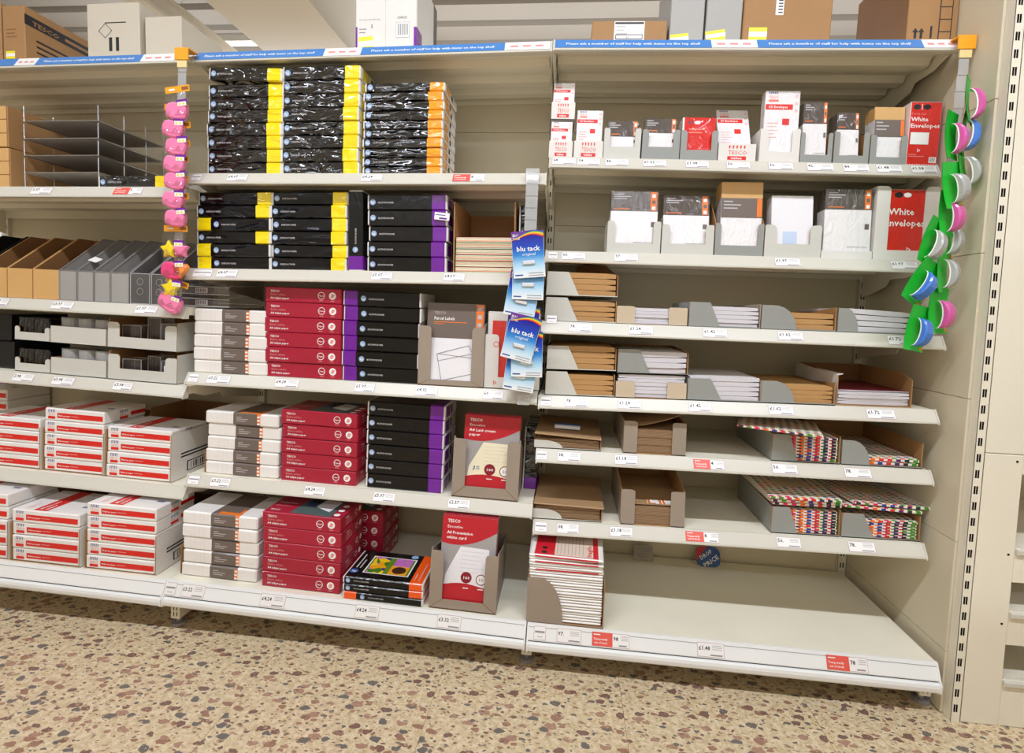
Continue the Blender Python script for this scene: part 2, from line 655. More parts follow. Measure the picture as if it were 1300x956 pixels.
TERR = terrazzo()
GROUT = mat('floor_joint', (150, 126, 92), .6, vary=.05)
floor = structure('floor', MB().box(-9, 10, -7, 9, -.2, -.001, GROUT))
TILE = .6
tv = MB().cbox(0, TILE - .0012, 0, TILE - .0012, -.02, 0, .0006, TERR)
tm = tv.mesh('floor_tile')
rest = MB()                                       # terrazzo farther than the picture shows
nx0, ny0 = -7, -5
for i in range(13):
    for j in range(6):
        t = link('floor_tile', tm, floor, Matrix.Translation((-3.75 + i * TILE, -2.62 + j * TILE, 0)))
xa, xb, ya, yb = -3.75, -3.75 + 13 * TILE, -2.62, -2.62 + 6 * TILE
for r in ((-9, 10, -7, ya), (-9, 10, yb, 9), (-9, xa, ya, yb), (xb, 10, ya, yb)):
    rest.face([(r[0], r[2], 0), (r[1], r[2], 0), (r[1], r[3], 0), (r[0], r[3], 0)], TERR)
tag(link('outer_flooring', rest.mesh('outer_flooring'), floor), kind='stuff')

# ceiling: ribbed metal decking, one down-stand box beam, an open lattice truss
DECK = mat('roof_decking', (158, 150, 138), .55, vary=.04, vscale=2)
BEAM = mat('painted_beam', (224, 216, 200), .5, vary=.03, vscale=2)
c = MB()
ZC = 4.3
c.box(-9, 10, -7, 9, ZC + .10, ZC + .2, DECK)
y = -7.0
while y < 9:
    c.prism([(y, ZC + .101), (y + .03, ZC), (y + .32, ZC), (y + .35, ZC + .101)], 'x', -9, 10, DECK)
    y += .41
structure('ceiling', c)
b = MB()
b.box(-1.34, -.69, -7, 9, 3.52, ZC, BEAM)
b.box(-1.42, -.61, -7, 9, 3.50, 3.53, BEAM)
structure('trim_1', b)
b = MB()
b.box(-2.07, -1.91, -2, 9, 3.5, 3.53, BEAM)
b.box(-2.005, -1.985, -2, 9, 3.53, 3.68, BEAM)
b.box(-2.05, -1.94, -2, 9, 3.68, 3.70, BEAM)
structure('trim_2', b)
structure('unseen_opposite_gondola', MB().box(-7, 8, -3.5, -2.62, 0, 2.2, mat('opposite_fixture_face', (234, 226, 206), .6, vary=.12, vscale=3)))  # unseen opposite gondola as a plain block, added to bounce and block light
structure('wall_back', MB().box(-9, 10, 9, 9.2, 0, ZC, PANEL))
TUBEM = mat('lit_tube', (255, 246, 228), .4, emit=2.5)
for nm, x, y, z in (('ceiling_light', -2.9, 3.55, 3.885),):
    q = MB()
    q.prism([(-.06, .05), (-.04, .0), (.04, .0), (.06, .05), (.02, .09), (-.02, .09)], 'x', 0, 1.5, RAILW)
    tt = MB()
    tt.tube((.03, 0, -.02), (1.47, 0, -.02), .014, TUBEM, 8)
    hg = MB().tube((.2, 0, .085), (.2, 0, ZC + .06 - z), .004, GREY, 5)
    hg2 = MB().tube((1.3, 0, .085), (1.3, 0, ZC + .06 - z), .004, GREY, 5)
    spawn(nm, [('batten', q.mesh('batten')), ('tube', tt.mesh('tube')), ('hanger', hg.mesh('hanger')), ('hanger', hg2.mesh('hanger'))], Matrix.Translation((x, y, z)),
          'white strip light hanging from the ribbed roof beside the box beam', 'light')


# ================================================================== shelving
def slotted(x0, x1, y0, y1, z0, z1, zs, pitch, hh, m, cols):
    """upright with real slots cut in its front face"""
    s = MB()
    s.box(x0, x0 + .002, y0, y1, z0, z1, m)
    s.box(x1 - .002, x1, y0, y1, z0, z1, m)
    s.face([(x0, y1, z0), (x1, y1, z0), (x1, y1, z1), (x0, y1, z1)], m)
    s.face([(x0, y0, z1), (x1, y0, z1), (x1, y1, z1), (x0, y1, z1)], m)
    s.face([(x0, y0 + .012, z0), (x1, y0 + .012, z0), (x1, y0 + .012, z1), (x0, y0 + .012, z1)], DARK)  # near-black sheet: shade inside the hollow post put into the colour
    ed = [x0]
    for a in cols:
        ed += [a[0], a[1]]
    ed.append(x1)
    for i in range(0, len(ed), 2):
        s.face([(ed[i], y0, z0), (ed[i + 1], y0, z0), (ed[i + 1], y0, z1), (ed[i], y0, z1)], m)
    z = zs
    lo = z0
    while z + hh < z1:
        for a in cols:
            s.face([(a[0], y0, lo), (a[1], y0, lo), (a[1], y0, z), (a[0], y0, z)], m)
        lo = z + hh
        z += pitch
    for a in cols:
        s.face([(a[0], y0, lo), (a[1], y0, lo), (a[1], y0, z1), (a[0], y0, z1)], m)
    return s


frame = link('shelving_frame', None, None, Matrix.Translation((0, 0, 0)))
tag(frame, 'cream metal back frame carrying all three bays of shelves', 'shelving frame')
for i in range(4):
    x = (i - 1) * W
    xo = -.018 if i == 3 else 0
    link('upright', slotted(x - .018 + xo, x + .018 + xo, YB - .012, YB + .03, 0, 2.2, .09, .05, .022, PAINT, ((x - .008 + xo, x - .003 + xo), (x + .003 + xo, x + .008 + xo))).mesh('upright'), frame)
    f = MB()
    yy = .035
    f.box(x - .018 + xo, x + .018 + xo, yy, YB, .03, .085, PAINT)
    for s_ in (-.008, .005):
        for zz in (.04, .062):
            f.box(x + s_ + xo, x + s_ + .003 + xo, yy - .0006, yy + .004, zz, zz + .016, DARK)  # uncut slots: near-black blocks with their shade painted in
    ft = link('base_leg', f.mesh('base_leg'), frame)
    g = MB()
    g.tube((x + xo, yy + .02, 0), (x + xo, yy + .02, .012), .026, GREY, 14)
    g.tube((x + xo, yy + .02, .012), (x + xo, yy + .02, .031), .009, GREY, 10)
    link('levelling_foot', g.mesh('levelling_foot'), ft)
for i in range(3):
    x = (i - 1) * W
    lv = [0.05, .42, .82, 1.22, 1.62, 2.02, 2.19]
    for a, b_ in zip(lv, lv[1:]):
        link('back_panel', MB().cbox(x + .019, x + W - (.037 if i == 2 else .019), YB + .002, YB + .02, a + .0008, b_ - .0008, .001, PANEL).mesh('back_panel'), frame)
    link('kick_plate', MB().box(x + .002, x + W - .002, .33, .345, .002, .1, PAINT).mesh('kick_plate'), frame)

BAYN = {'1': 'left bay', '2': 'middle bay', '3': 'right bay'}
LEVN = {'T': 'top shelf with blue notice strip', 'A': 'second shelf from the top', 'B': 'third shelf from the top', 'C': 'fourth shelf from the top',
        'D': 'fifth shelf from the top', 'E': 'sixth shelf from the top', 'F': 'seventh shelf from the top', 'G': 'deep base shelf'}


def ticket(R, w, h, price, kind):
    """one printed shelf-edge ticket in the rail's own plane; returns a mesh builder"""
    s = MB()
    O, U = R
    X = Vector((1, 0, 0))
    n = X.cross(U).normalized()                      # points out of the rail
    O = Vector(O)
    s.quad(O + n * .0007, X, U, 0, w, 0, h, TICKB)
    F = O + n * .0011
    T = O + n * .0014
    s.quad(F, X, U, .0012, w - .0012, .0012, h - .0012, TICKET)
    if kind == 'small':
        s.quad(T, X, U, .004, w - .004, h * .52, h * .66, GREY)
        s.quad(T, X, U, w * .3, w * .75, h * .2, h * .27, LGREY)
        return s
    x0 = .004
    if kind == 'flag':
        s.quad(F + n * .0002, X, U, 0, w * .55, 0, h, FLAG)
        T2 = T + n * .0002
        s.bars(T2, X, U, .005, h * .86, [w * .18], h * .07, .006, WHITE)
        s.text('Temporarily', T2, X, U, .005, h * .44, .0085, WHITE, bold=True, width=w * .38)
        s.text('out of stock', T2, X, U, .007, h * .18, .0085, WHITE, bold=True, width=w * .36)
        x0 = w * .57
    if price:
        s.text(price, T, X, U, x0, h * .48, .0165, INK, bold=True)
    s.bars(T, X, U, w * (.78 if kind == 'flag' else .55), h * .84, [w * .18 if kind == 'flag' else w * .36] * 3, h * .05, h * .13, LGREY)
    s.quad(T, X, U, w * (.72 if kind == 'flag' else .48), w * .93, h * .1, h * .2, GREY)
    return s


def make_shelf(k, tickets, depth_to=None):
    lv, bay = k[0], k[1]
    y0, a, b_ = LEV[k]
    xl = (int(bay) - 2) * W
    p = Vector((xl + .003, y0, surf(k, xl + .003)))
    w = W - .006 - (.016 if bay == '3' else 0)
    M = Matrix.Translation(p) @ tilt(k)
    d = YB - .014 - y0
    where = {'T': LEVN['T'], 'G': LEVN['G']}.get(lv, LEVN[lv])
    root = link('display_shelf', None, None, M)
    tag(root, f'cream metal shelf, {where} in the {BAYN[bay]}', 'shelf', 'cream gondola shelves')
    s = MB()
    s.box(0, w, 0, d, -.003, 0, SHELFTOP, bottom=PAINT)
    s.box(0, w, .002, .006, -.032, -.003, PAINT)
    s.box(0, w, d - .004, d, -.04, -.003, PAINT)
    for x in (0, w - .003):
        s.box(x, x + .003, .006, d - .004, -.03, -.003, PAINT)
    link('shelf_panel', s.mesh('shelf_panel'), root)
    if lv != 'G':
        st = MB()
        for yy in ((.1, .24, .36) if lv == 'T' else (.12, .27)):
            yy = min(yy, d - .09)
            st.prism([(yy, -.0032), (yy + .015, -.026), (yy + .06, -.026), (yy + .075, -.0032)], 'x', .012, w - .012, PAINT)
        st_o = link('stiffener', st.mesh('stiffener'), root)
        for x in (.0035, w - .0065):
            br = MB()
            br.prism([(d - .002, -.0035), (.03, -.0035), (.03, -.03), (.10, -.05), (.2, -.05), (.22, -.075), (d - .08, -.1), (d - .002, -.115)], 'x', x, x + .003, PAINT)
            link('bracket', br.mesh('bracket'), root)
        r = MB()
        r.prism([(0, .002), (-.004, .002), (-.026, -.033), (-.026, -.041), (-.02, -.043), (.0018, -.041)], 'x', 0, w, RAIL)
        r.prism([(-.0262, -.0335), (-.0275, -.036), (-.0275, -.041), (-.0262, -.041)], 'x', 0, w, RAIL)
        U = Vector((0, .022, .035)).normalized()
        O = Vector((0, -.0256, -.0318))
        hh = .0345
    else:
        r = MB()
        r.prism([(0, .001), (-.006, .001), (-.026, -.046), (-.024, -.05), (.0018, -.05)], 'x', 0, w, RAILW)
        r.prism([(-.0105, -.0085), (-.004, -.0085), (-.004, -.0097), (-.0115, -.0097)], 'x', 0, w, GREY)
        r.prism([(-.022, -.0505), (.002, -.0505), (.002, -.0535), (-.022, -.0535)], 'x', 0, w, INK)
        r.prism([(-.027, -.054), (-.033, -.058), (-.035, -.068), (-.033, -.08), (-.027, -.087), (.0018, -.087), (.0018, -.054)], 'x', 0, w, RAILW)
        U = Vector((0, .02, .047)).normalized()
        O = Vector((0, -.0255, -.0445))
        hh = .043
    rail = link('price_rail', r.mesh('price_rail'), root)
    for x in (-.0015, w - .0035):
        ec = MB().prism([(.001, .0035), (-.006, .0035), (-.029, -.034), (-.029, -.044), (.001, -.044)] if lv != 'G' else [(.001, .002), (-.007, .002), (-.03, -.048), (-.037, -.06), (-.036, -.082), (-.028, -.089), (.001, -.089)], 'x', x, x + .005, RAIL if lv != 'G' else RAILW)
        link('end_cap', ec.mesh('end_cap'), rail)
    yo = y0 - .013
    for t in tickets:
        u0, u1, price, kind = t
        zz = surf(k, xl + .6) - .018
        xa_, xb_ = x_at(u0, yo, zz), x_at(u1, yo, zz)
        tw = xb_ - xa_
        th = hh * (.97 if kind != 'raised' else 1)
        tk = ticket((Vector((0, 0, 0)), U), tw, th, price, kind).mesh('price_ticket')
        lift = U * (.03 if kind == 'small' and k == 'C3' else .0005)
        link('price_ticket', tk, rail, Matrix.Translation(O + lift + Vector((xa_ - p.x, 0, 0))))
    if lv == 'T':
        # printed notice strip standing on the rail, blue with white words and a pale section
        s = MB()
        A = {'1': ((-70, 22, 'b'), (22, 48, 'w'), (48, 181, 'b'), (181, 224, 'w')), '2': ((246, 412, 'b'), (412, 459, 'w'), (459, 641, 'b'), (641, 698, 'w')),
             '3': ((705, 903, 'b'), (903, 961, 'w'), (961, 1171, 'b'), (1171, 1218, 'w'))}[bay]
        for u0, u1, cc in A:
            zz = surf(k, xl + .6) - .018
            q0, q1 = x_at(u0, yo, zz) - p.x, x_at(u1, yo, zz) - p.x
            q0, q1 = max(q0, .004), min(q1, w - .004)
            n = Vector((1, 0, 0)).cross(U).normalized()
            Oq = O + n * .0008
            s.quad(Oq, (1, 0, 0), U, q0, q1, -.003, .040, NOTICE if cc == 'b' else TICKET)
            Ot = O + n * .0012
            if cc == 'b' and u0 > 0:
                s.text('Please ask a member of staff for help with items on the top shelf', Ot, (1, 0, 0), U, q0 + (q1 - q0) * .07, .0125, .0165, WHITE, bold=True, width=(q1 - q0) * .86)
            elif cc == 'w':
                for i in range(3):
                    s.quad(Ot, (1, 0, 0), U, q0 + (q1 - q0) * (.12 + .28 * i), q0 + (q1 - q0) * (.3 + .28 * i), .012, .022, PINKT)
        link('notice_strip', s.mesh('notice_strip'), rail)
    return root


T_ = {
    'T1': [], 'T2': [], 'T3': [],
    'A1': [(41, 67, '3.97', ''), (146, 181.6, '5', 'flag')],
    'B1': [(-8, 12, '3.97', ''), (67, 94, '\u00a33.97', ''), (173, 200.5, '\u00a31.97', '')],
    'C1': [(18, 44, '2.98', ''), (68, 95, '\u00a33.98', ''), (145, 169, '\u00a33.98', '')],
    'D1': [], 'G1': [],
    'A2': [(244, 257, '', 'small'), (289, 315, '\u00a34.07', ''), (459, 486, '\u00a34.24', ''), (575, 615.6, '8', 'flag')],
    'B2': [(246, 270, '', 'small'), (276, 302, '\u00a34.07', ''), (471.6, 498.5, '\u00a35.07', ''), (563, 590, '\u00a34.57', '')],
    'C2': [(240, 253, '', 'small'), (264, 293, '\u00a33.22', ''), (350, 380, '\u00a34.24', ''), (451, 476, '\u00a35.97', ''), (528, 556, '\u00a34.32', ''), (613, 639, '60.', '')],
    'D2': [(240, 254, '', 'small'), (268, 293, '\u00a33.22', ''), (387, 413, '\u00a34.24', ''), (474.5, 502, '\u00a35.97', ''), (569, 597, '\u00a32.57', '')],
    'G2': [(211, 225, '', 'small'), (232, 261, '\u00a33.22', ''), (332, 363, '\u00a34.24', ''), (452, 482, '\u00a34.24', ''), (556, 586, '\u00a33.32', '')],
    'A3': [(701, 731, '68.', ''), (733, 762, '54.', ''), (768, 798, '44.', ''), (816, 846, '\u00a31.32', ''), (870, 900, '\u00a31.08', ''), (922, 952, '50.', ''),
           (975, 1007, '32.', ''), (1024, 1058, '42.', ''), (1070, 1103, '84.', ''), (1112, 1145, '\u00a31.48', ''), (1156, 1189, '\u00a31.58', '')],
    'B3': [(696, 708, '', 'small'), (713, 743, '63.', ''), (779.6, 810, '97.', ''), (983, 1015.6, '\u00a31.97', ''), (1130, 1164.6, '\u00a31.97', '')],
    'C3': [(693, 706.5, '', 'small'), (722, 752, '78.', ''), (798, 829, '\u00a31.24', ''), (892, 923, '\u00a31.42', ''), (987, 1019, '\u00a31.62', ''), (1126, 1156, '\u00a31.72', '')],
    'D3': [(686, 700, '', 'small'), (717, 747, '78.', ''), (784.5, 814, '\u00a31.24', ''), (874, 903, '\u00a31.42', ''), (975, 1007, '\u00a31.62', ''), (1099, 1135, '\u00a31.72', '')],
    'E3': [(680, 694.6, '', 'small'), (707.5, 737, '38.', ''), (780, 809.5, '\u00a31.18', ''), (880, 919, '4', 'flag'), (979.5, 1011.7, '56.', ''), (1071, 1105, '78.', '')],
    'F3': [(679, 694.6, '', 'small'), (707, 735, '38.', ''), (774, 803, '\u00a31.18', ''), (870, 912, '8', 'flag'), (985, 1016, '56.', ''), (1076, 1110, '78.', '')],
    'G3': [(678, 693, '', 'small'), (707, 738, '97.', ''), (751.6, 799, '98', 'flag'), (885, 919, '\u00a31.48', ''), (1048.6, 1101, '78', 'flag')],
}
for k in LEV:
    make_shelf(k, T_[k])

# ---- end panel: side sheets, front slotted post, plain cover strip
XE = 2 * W + .009
endp = link('end_panel', None)
tag(endp, 'tall cream end panel closing the right bay, with slotted front post', 'end panel')
seams = [.003, .205, .565, 1.02, 1.47, 1.93, 2.5]
for a, b_ in zip(seams, seams[1:]):
    link('side_sheet', MB().cbox(XE, XE + .016, .004, YB + .03, a + .0008, b_ - .0008, .0012, PANEL).mesh('side_sheet'), endp)
link('slotted_post', slotted(XE + .008, XE + .037, -.03, .003, 0, 2.52, .032, .05, .025, PAINT, ((2.6835, 2.689), (2.6903, 2.6958))).mesh('slotted_post'), endp)
cv = MB()
cv.cbox(XE + .038, 2.818, -.028, -.010, .0, .86, .002, PAINT)
cv.cbox(XE + .038, 2.818, -.028, -.010, .862, 2.52, .002, PAINT)
for zz in (.84, .33, .55):
    cv.disc((0, -.0284, 0), FR, FU, 2.80, zz, .004, DARK, 8)
link('cover_strip', cv.mesh('cover_strip'), endp)

# ---- the next unit beyond, seen past the cover strip: plates with open gaps and shelf lips
unit = link('neighbouring_shelf_unit', None)
tag(unit, 'cream metal shelf unit at far right with dark openings', 'shelving frame')
for a, b_ in ((.0, .15), (.262, .37), (.462, .57), (.80, 2.52)):
    link('front_plate', MB().cbox(2.819, 3.4, -.026, -.012, a, b_, .002, PAINT).mesh('front_plate'), unit)
for zz in (.15, .37, .57):
    q = MB().box(2.825, 3.4, -.011, .5, zz - .02, zz, PAINT)
    q.prism([(-.03, zz + .001), (-.036, zz - .004), (-.036, zz - .016), (-.03, zz - .018)], 'x', 2.8195, 3.4, RAIL)
    link('inner_shelf', q.mesh('inner_shelf'), unit)
link('inner_back', MB().box(2.819, 3.4, .51, .52, 0, 2.5, PANEL).mesh('inner_back'), unit)
link('inner_side', MB().box(2.8195, 2.824, .0, .5, .0, 2.5, PANEL).mesh('inner_side'), unit)


# ================================================================== goods
def jit(a):
    return random.uniform(-a, a)


RW, RD = .297, .210


def hp_logo(s, O, R, U, x, z, r, dark=False):
    s.disc(O, R, U, x, z, r, LOGOD if dark else LOGO)
    O2 = Vector(O) + Vector(R).cross(Vector(U)) * .0003
    s.text('hp', O2, R, U, x - r * .55, z - r * .42, r * 1.15, WHITE, bold=True)


def film_ream(h, wrap, band, words, bandside='r', bandw=.21, w=RW, d=RD, side=None, endlabel=False):
    """wrapped ream lying flat: white block, printed sleeve, coloured band"""
    a = MB().cbox(.001, w - .001, .0012, d - .0012, .0008, h - .0008, .003, PEND)
    s = MB().cbox(.005, w - .005, 0, d, 0, h, .0035, wrap)
    b = MB()
    if bandside == 'r':
        b.cbox(w * (1 - bandw), w - .0046, -.0005, d + .0005, -.0001, h + .0005, .0035, band)
    else:
        b.cbox(.0046, w * bandw, -.0005, d + .0005, -.0001, h + .0005, .0035, band)
    p = MB()
    O = Vector((0, -.0009, 0))
    x0 = .022 if bandside == 'r' else w * bandw + .02
    hp_logo(p, O, FR, FU, x0, h * .5, min(.0105, h * .32))
    p.text(words, O, FR, FU, x0 + .02, h * .42, min(.0085, h * .25), LGREY, bold=True, width=.058)
    parts = [('paper_block', a.mesh('paper_block')), ('wrapper', s.mesh('wrapper')), ('colour_band', b.mesh('colour_band')), ('front_print', p.mesh('front_print'))]
    if endlabel:
        e = MB()
        O = Vector((w - .0002, 0, 0))
        e.quad(O, SR, SU, .02, .085, h * .12, h * .88, band)
        e.quad(O, SR, SU, .1, .125, h * .2, h * .8, BLACKM)
        parts.append(('end_label', e.mesh('end_label')))
    return parts


def stack(key, u1, v_or_back, n, h, parts_fn, descr, cat, grp, name='paper_ream', yaw=0.0, jx=.003, jy=.004, skip=(), w=RW, extra=None):
    """n things one on another on shelf key, front-left bottom corner at column u1"""
    if isinstance(v_or_back, tuple):
        p = spot2(key, u1, v_or_back[0])
    else:
        p = spot(key, u1, v_or_back)
    for i in range(n):
        if i in skip:
            continue
        M = mx(key, p + Vector((0, 0, i * (h + .0014))), yaw + jit(.005), jit(jx), jit(jy))
        spawn(name, parts_fn(i), M, descr % order(i, n) if n > 1 else descr, cat, grp)
    return p


# ---- middle bay, second shelf: black reams
EV = film_ream(.0463, BWRAP, YWRAP, 'EVERYDAY PAPER')
EV2 = film_ream(.0475, BWRAP, YWRAP, 'EVERYDAY PAPER', endlabel=True)
EVL = film_ream(.0468, BWRAPS, YWRAP, 'EVERYDAY PAPER', bandside='l')
EVS = film_ream(.0468, BWRAPS, YWRAP, 'EVERYDAY PAPER')
AIO = film_ream(.0315, BWRAP, OWRAP, 'ALL-IN-ONE PRINTING', bandw=.2, endlabel=True)
p = stack('A2', 262.7, .02, 7, .0463, lambda i: EV, 'black yellow-ended ream, %s of seven below the askew one, second shelf', 'paper ream', 'black and yellow reams on the second shelf')
Mt = mx('A2', p + Vector((0, .004, 7 * .0477 + .0165))) @ Matrix.Rotation(math.radians(-2.6), 4, 'Z') @ Matrix.Rotation(math.radians(3.2), 4, 'Y')
spawn('paper_ream', EV, Mt, 'black and yellow ream lying askew on top of the leftmost stack, second shelf', 'paper ream', 'black and yellow reams on the second shelf')
stack('A2', 356.8, .02, 8, .0475, lambda i: EV2, 'black yellow-ended ream, %s of stack left of the amber-ended reams', 'paper ream', 'black and yellow reams on the second shelf')
stack('A2', 459, .02, 10, .0315, lambda i: AIO, 'thin black ream with amber right end, %s of its ten, second shelf', 'paper ream', 'black and amber reams on the second shelf')
# ---- middle bay, third shelf
yl = [1, 1, 0, 1, 0, 0]          # top first: 0 = yellow on the left
stack('B2', 249.5, .02, 6, .0468, lambda i: EVL if yl[5 - i] == 0 else EVS, 'black ream, %s of the stack with yellow ends alternating left and right', 'paper ream', 'black and yellow reams on the third shelf')
stack('B2', 343, .02, 6, .0470, lambda i: EVS, 'black yellow-ended ream, %s of stack left of the upright ream', 'paper ream', 'black and yellow reams on the third shelf')
MULTI = film_ream(.0545, BWRAP2, VWRAP, 'MULTIPURPOSE PAPER', bandw=.2, endlabel=True)
MULTIL = film_ream(.0545, BWRAP2, VWRAP, 'MULTIPURPOSE PAPER', bandside='l', bandw=.2)
# one ream stands on end, purple end down
pu = spot('B2', 441.6, .02)
Mu = mx('B2', pu) @ Matrix.Translation((.0555, 0, 0)) @ Matrix.Rotation(math.radians(-90), 4, 'Y')
spawn('paper_ream', MULTIL, Mu, 'black ream with purple foot standing upright on end between two stacks, third shelf', 'paper ream', 'black and purple reams on the third shelf')
stack('B2', 465.5, .02, 5, .0545, lambda i: MULTI, 'black ream with purple right end, %s of its stack on the third shelf', 'paper ream', 'black and purple reams on the third shelf')
fl = MB()
fl.cbox(0, .055, 0, .0012, 0, .026, .0004, TICKET)
fl.quad((0, -.0002, 0), FR, FU, .004, .04, .016, .019, VBLUE)
fl.quad((0, -.0002, 0), FR, FU, .018, .046, .003, .009, VWRAP)
pf = spot('B2', 549, .006)
spawn('price_flash', fl.mesh('price_flash'), mx('B2', pf + Vector((0, 0, .189)), math.radians(0)) @ Matrix.Rotation(.1, 4, 'Y'), 'small white and purple sticker on the black reams with purple ends, third shelf', 'sticker')


# ---- open cartons and display trays
def shoulder(x, z0, z1, r, right):
    """rounded shoulder of a tray flap, from the lip up"""
    pts = []
    for i in range(5):
        t = i / 4 * math.pi / 2
        if right:
            pts.append((x - r * math.cos(t) + r, z1 - r + r * math.sin(t)))
        else:
            pts.append((x + r * math.cos(t) - r, z1 - r + r * math.sin(t)))
    return pts


def tray(w, d, lip, flap, fw, side_f, side_b, m, inner=None, style='U', t=.003, back=None, printer=None, m_side=None):
    """card display tray: base, two sides, back, cut-out front; returns its parts"""
    inner = inner or KRAFT
    ms = m_side or m
    back = side_b if back is None else back
    parts = [('tray_base', MB().box(0, w, 0, d, 0, t, inner, bottom=m).mesh('tray_base'))]
    if style == 'U':
        r = min(fw * .5, .014)
        pl = [(0, 0), (w, 0), (w, flap - .006), (w - .004, flap)] + shoulder(w - fw, 0, flap, r, True)[::-1] + [(w - fw, lip), (fw, lip)] + shoulder(fw, 0, flap, r, False) + [(.004, flap), (0, flap - .006)]
    elif style == 'slant':                       # one flap at the left with a slanted edge
        pl = [(0, 0), (w, 0), (w, lip), (fw * 1.28, lip), (fw * .86, flap), (.003, flap)]
    elif style == 'curve':                       # one flap at the left with a rounded shoulder
        pl = [(0, 0), (w, 0), (w, lip), (fw * 1.25, lip)] + [(fw * (.45 + .8 * math.cos(a)), lip + (flap - lip) * math.sin(a)) for a in (.25, .55, .85, 1.15, 1.4)] + [(fw * .45, flap), (0, flap)]
    elif style == 'two':                         # two flaps, nothing between
        pl = None
    else:                                        # straight front
        pl = [(0, 0), (w, 0), (w, lip), (0, lip)]
    if pl:
        parts.append(('tray_front', MB().prism(pl, 'y', 0, t, m, inner, inner).mesh('tray_front')))
    else:
        for a, b in ((0, fw), (w - fw, w)):
            parts.append(('tray_flap', MB().prism([(a, 0), (b, 0), (b, flap * .96), (b - .004 if a else b - .01, flap), (a + .006, flap), (a, flap * .97)], 'y', 0, t, m, inner, inner).mesh('tray_flap')))
    pr = [(t, 0), (d, 0), (d, side_b), (d * .5, side_b), (t, side_f)]
    parts.append(('tray_side', MB().prism(pr, 'x', 0, t, ms, inner, inner).mesh('tray_side')))
    parts.append(('tray_side', MB().prism(pr, 'x', w - t, w, inner, ms, inner).mesh('tray_side')))
    parts.append(('tray_back', MB().box(t, w - t, d - t, d, t, back, ms, front=inner).mesh('tray_back')))
    if printer:
        q = MB()
        printer(q, w, lip, flap)
        parts.append(('tray_print', q.mesh('tray_print')))
    return parts


LAST = []


def put_tray(key, u1, u2, back, v_lip, v_flap, fwf, d, m, label, grp, style='U', sfrac=1.0, sback=None, inner=None, printer=None, m_side=None, yaw=0.0, backh=None, name='display_tray', lift=0.0, liph=None):
    p, w = span(key, u1, u2, back, lift)
    lip = liph if liph is not None else max(.004, hgt(key, p, v_lip))
    flap = hgt(key, p, v_flap)
    sb = sback if sback is not None else flap * sfrac
    pr = tray(w, d, lip, flap, w * fwf, flap, sb, m, inner, style, printer=printer, m_side=m_side, back=backh)
    spawn(name, pr, mx(key, p, yaw), label, 'tray', grp)
    LAST[:] = [p.x, w]
    return p, w, lip, flap


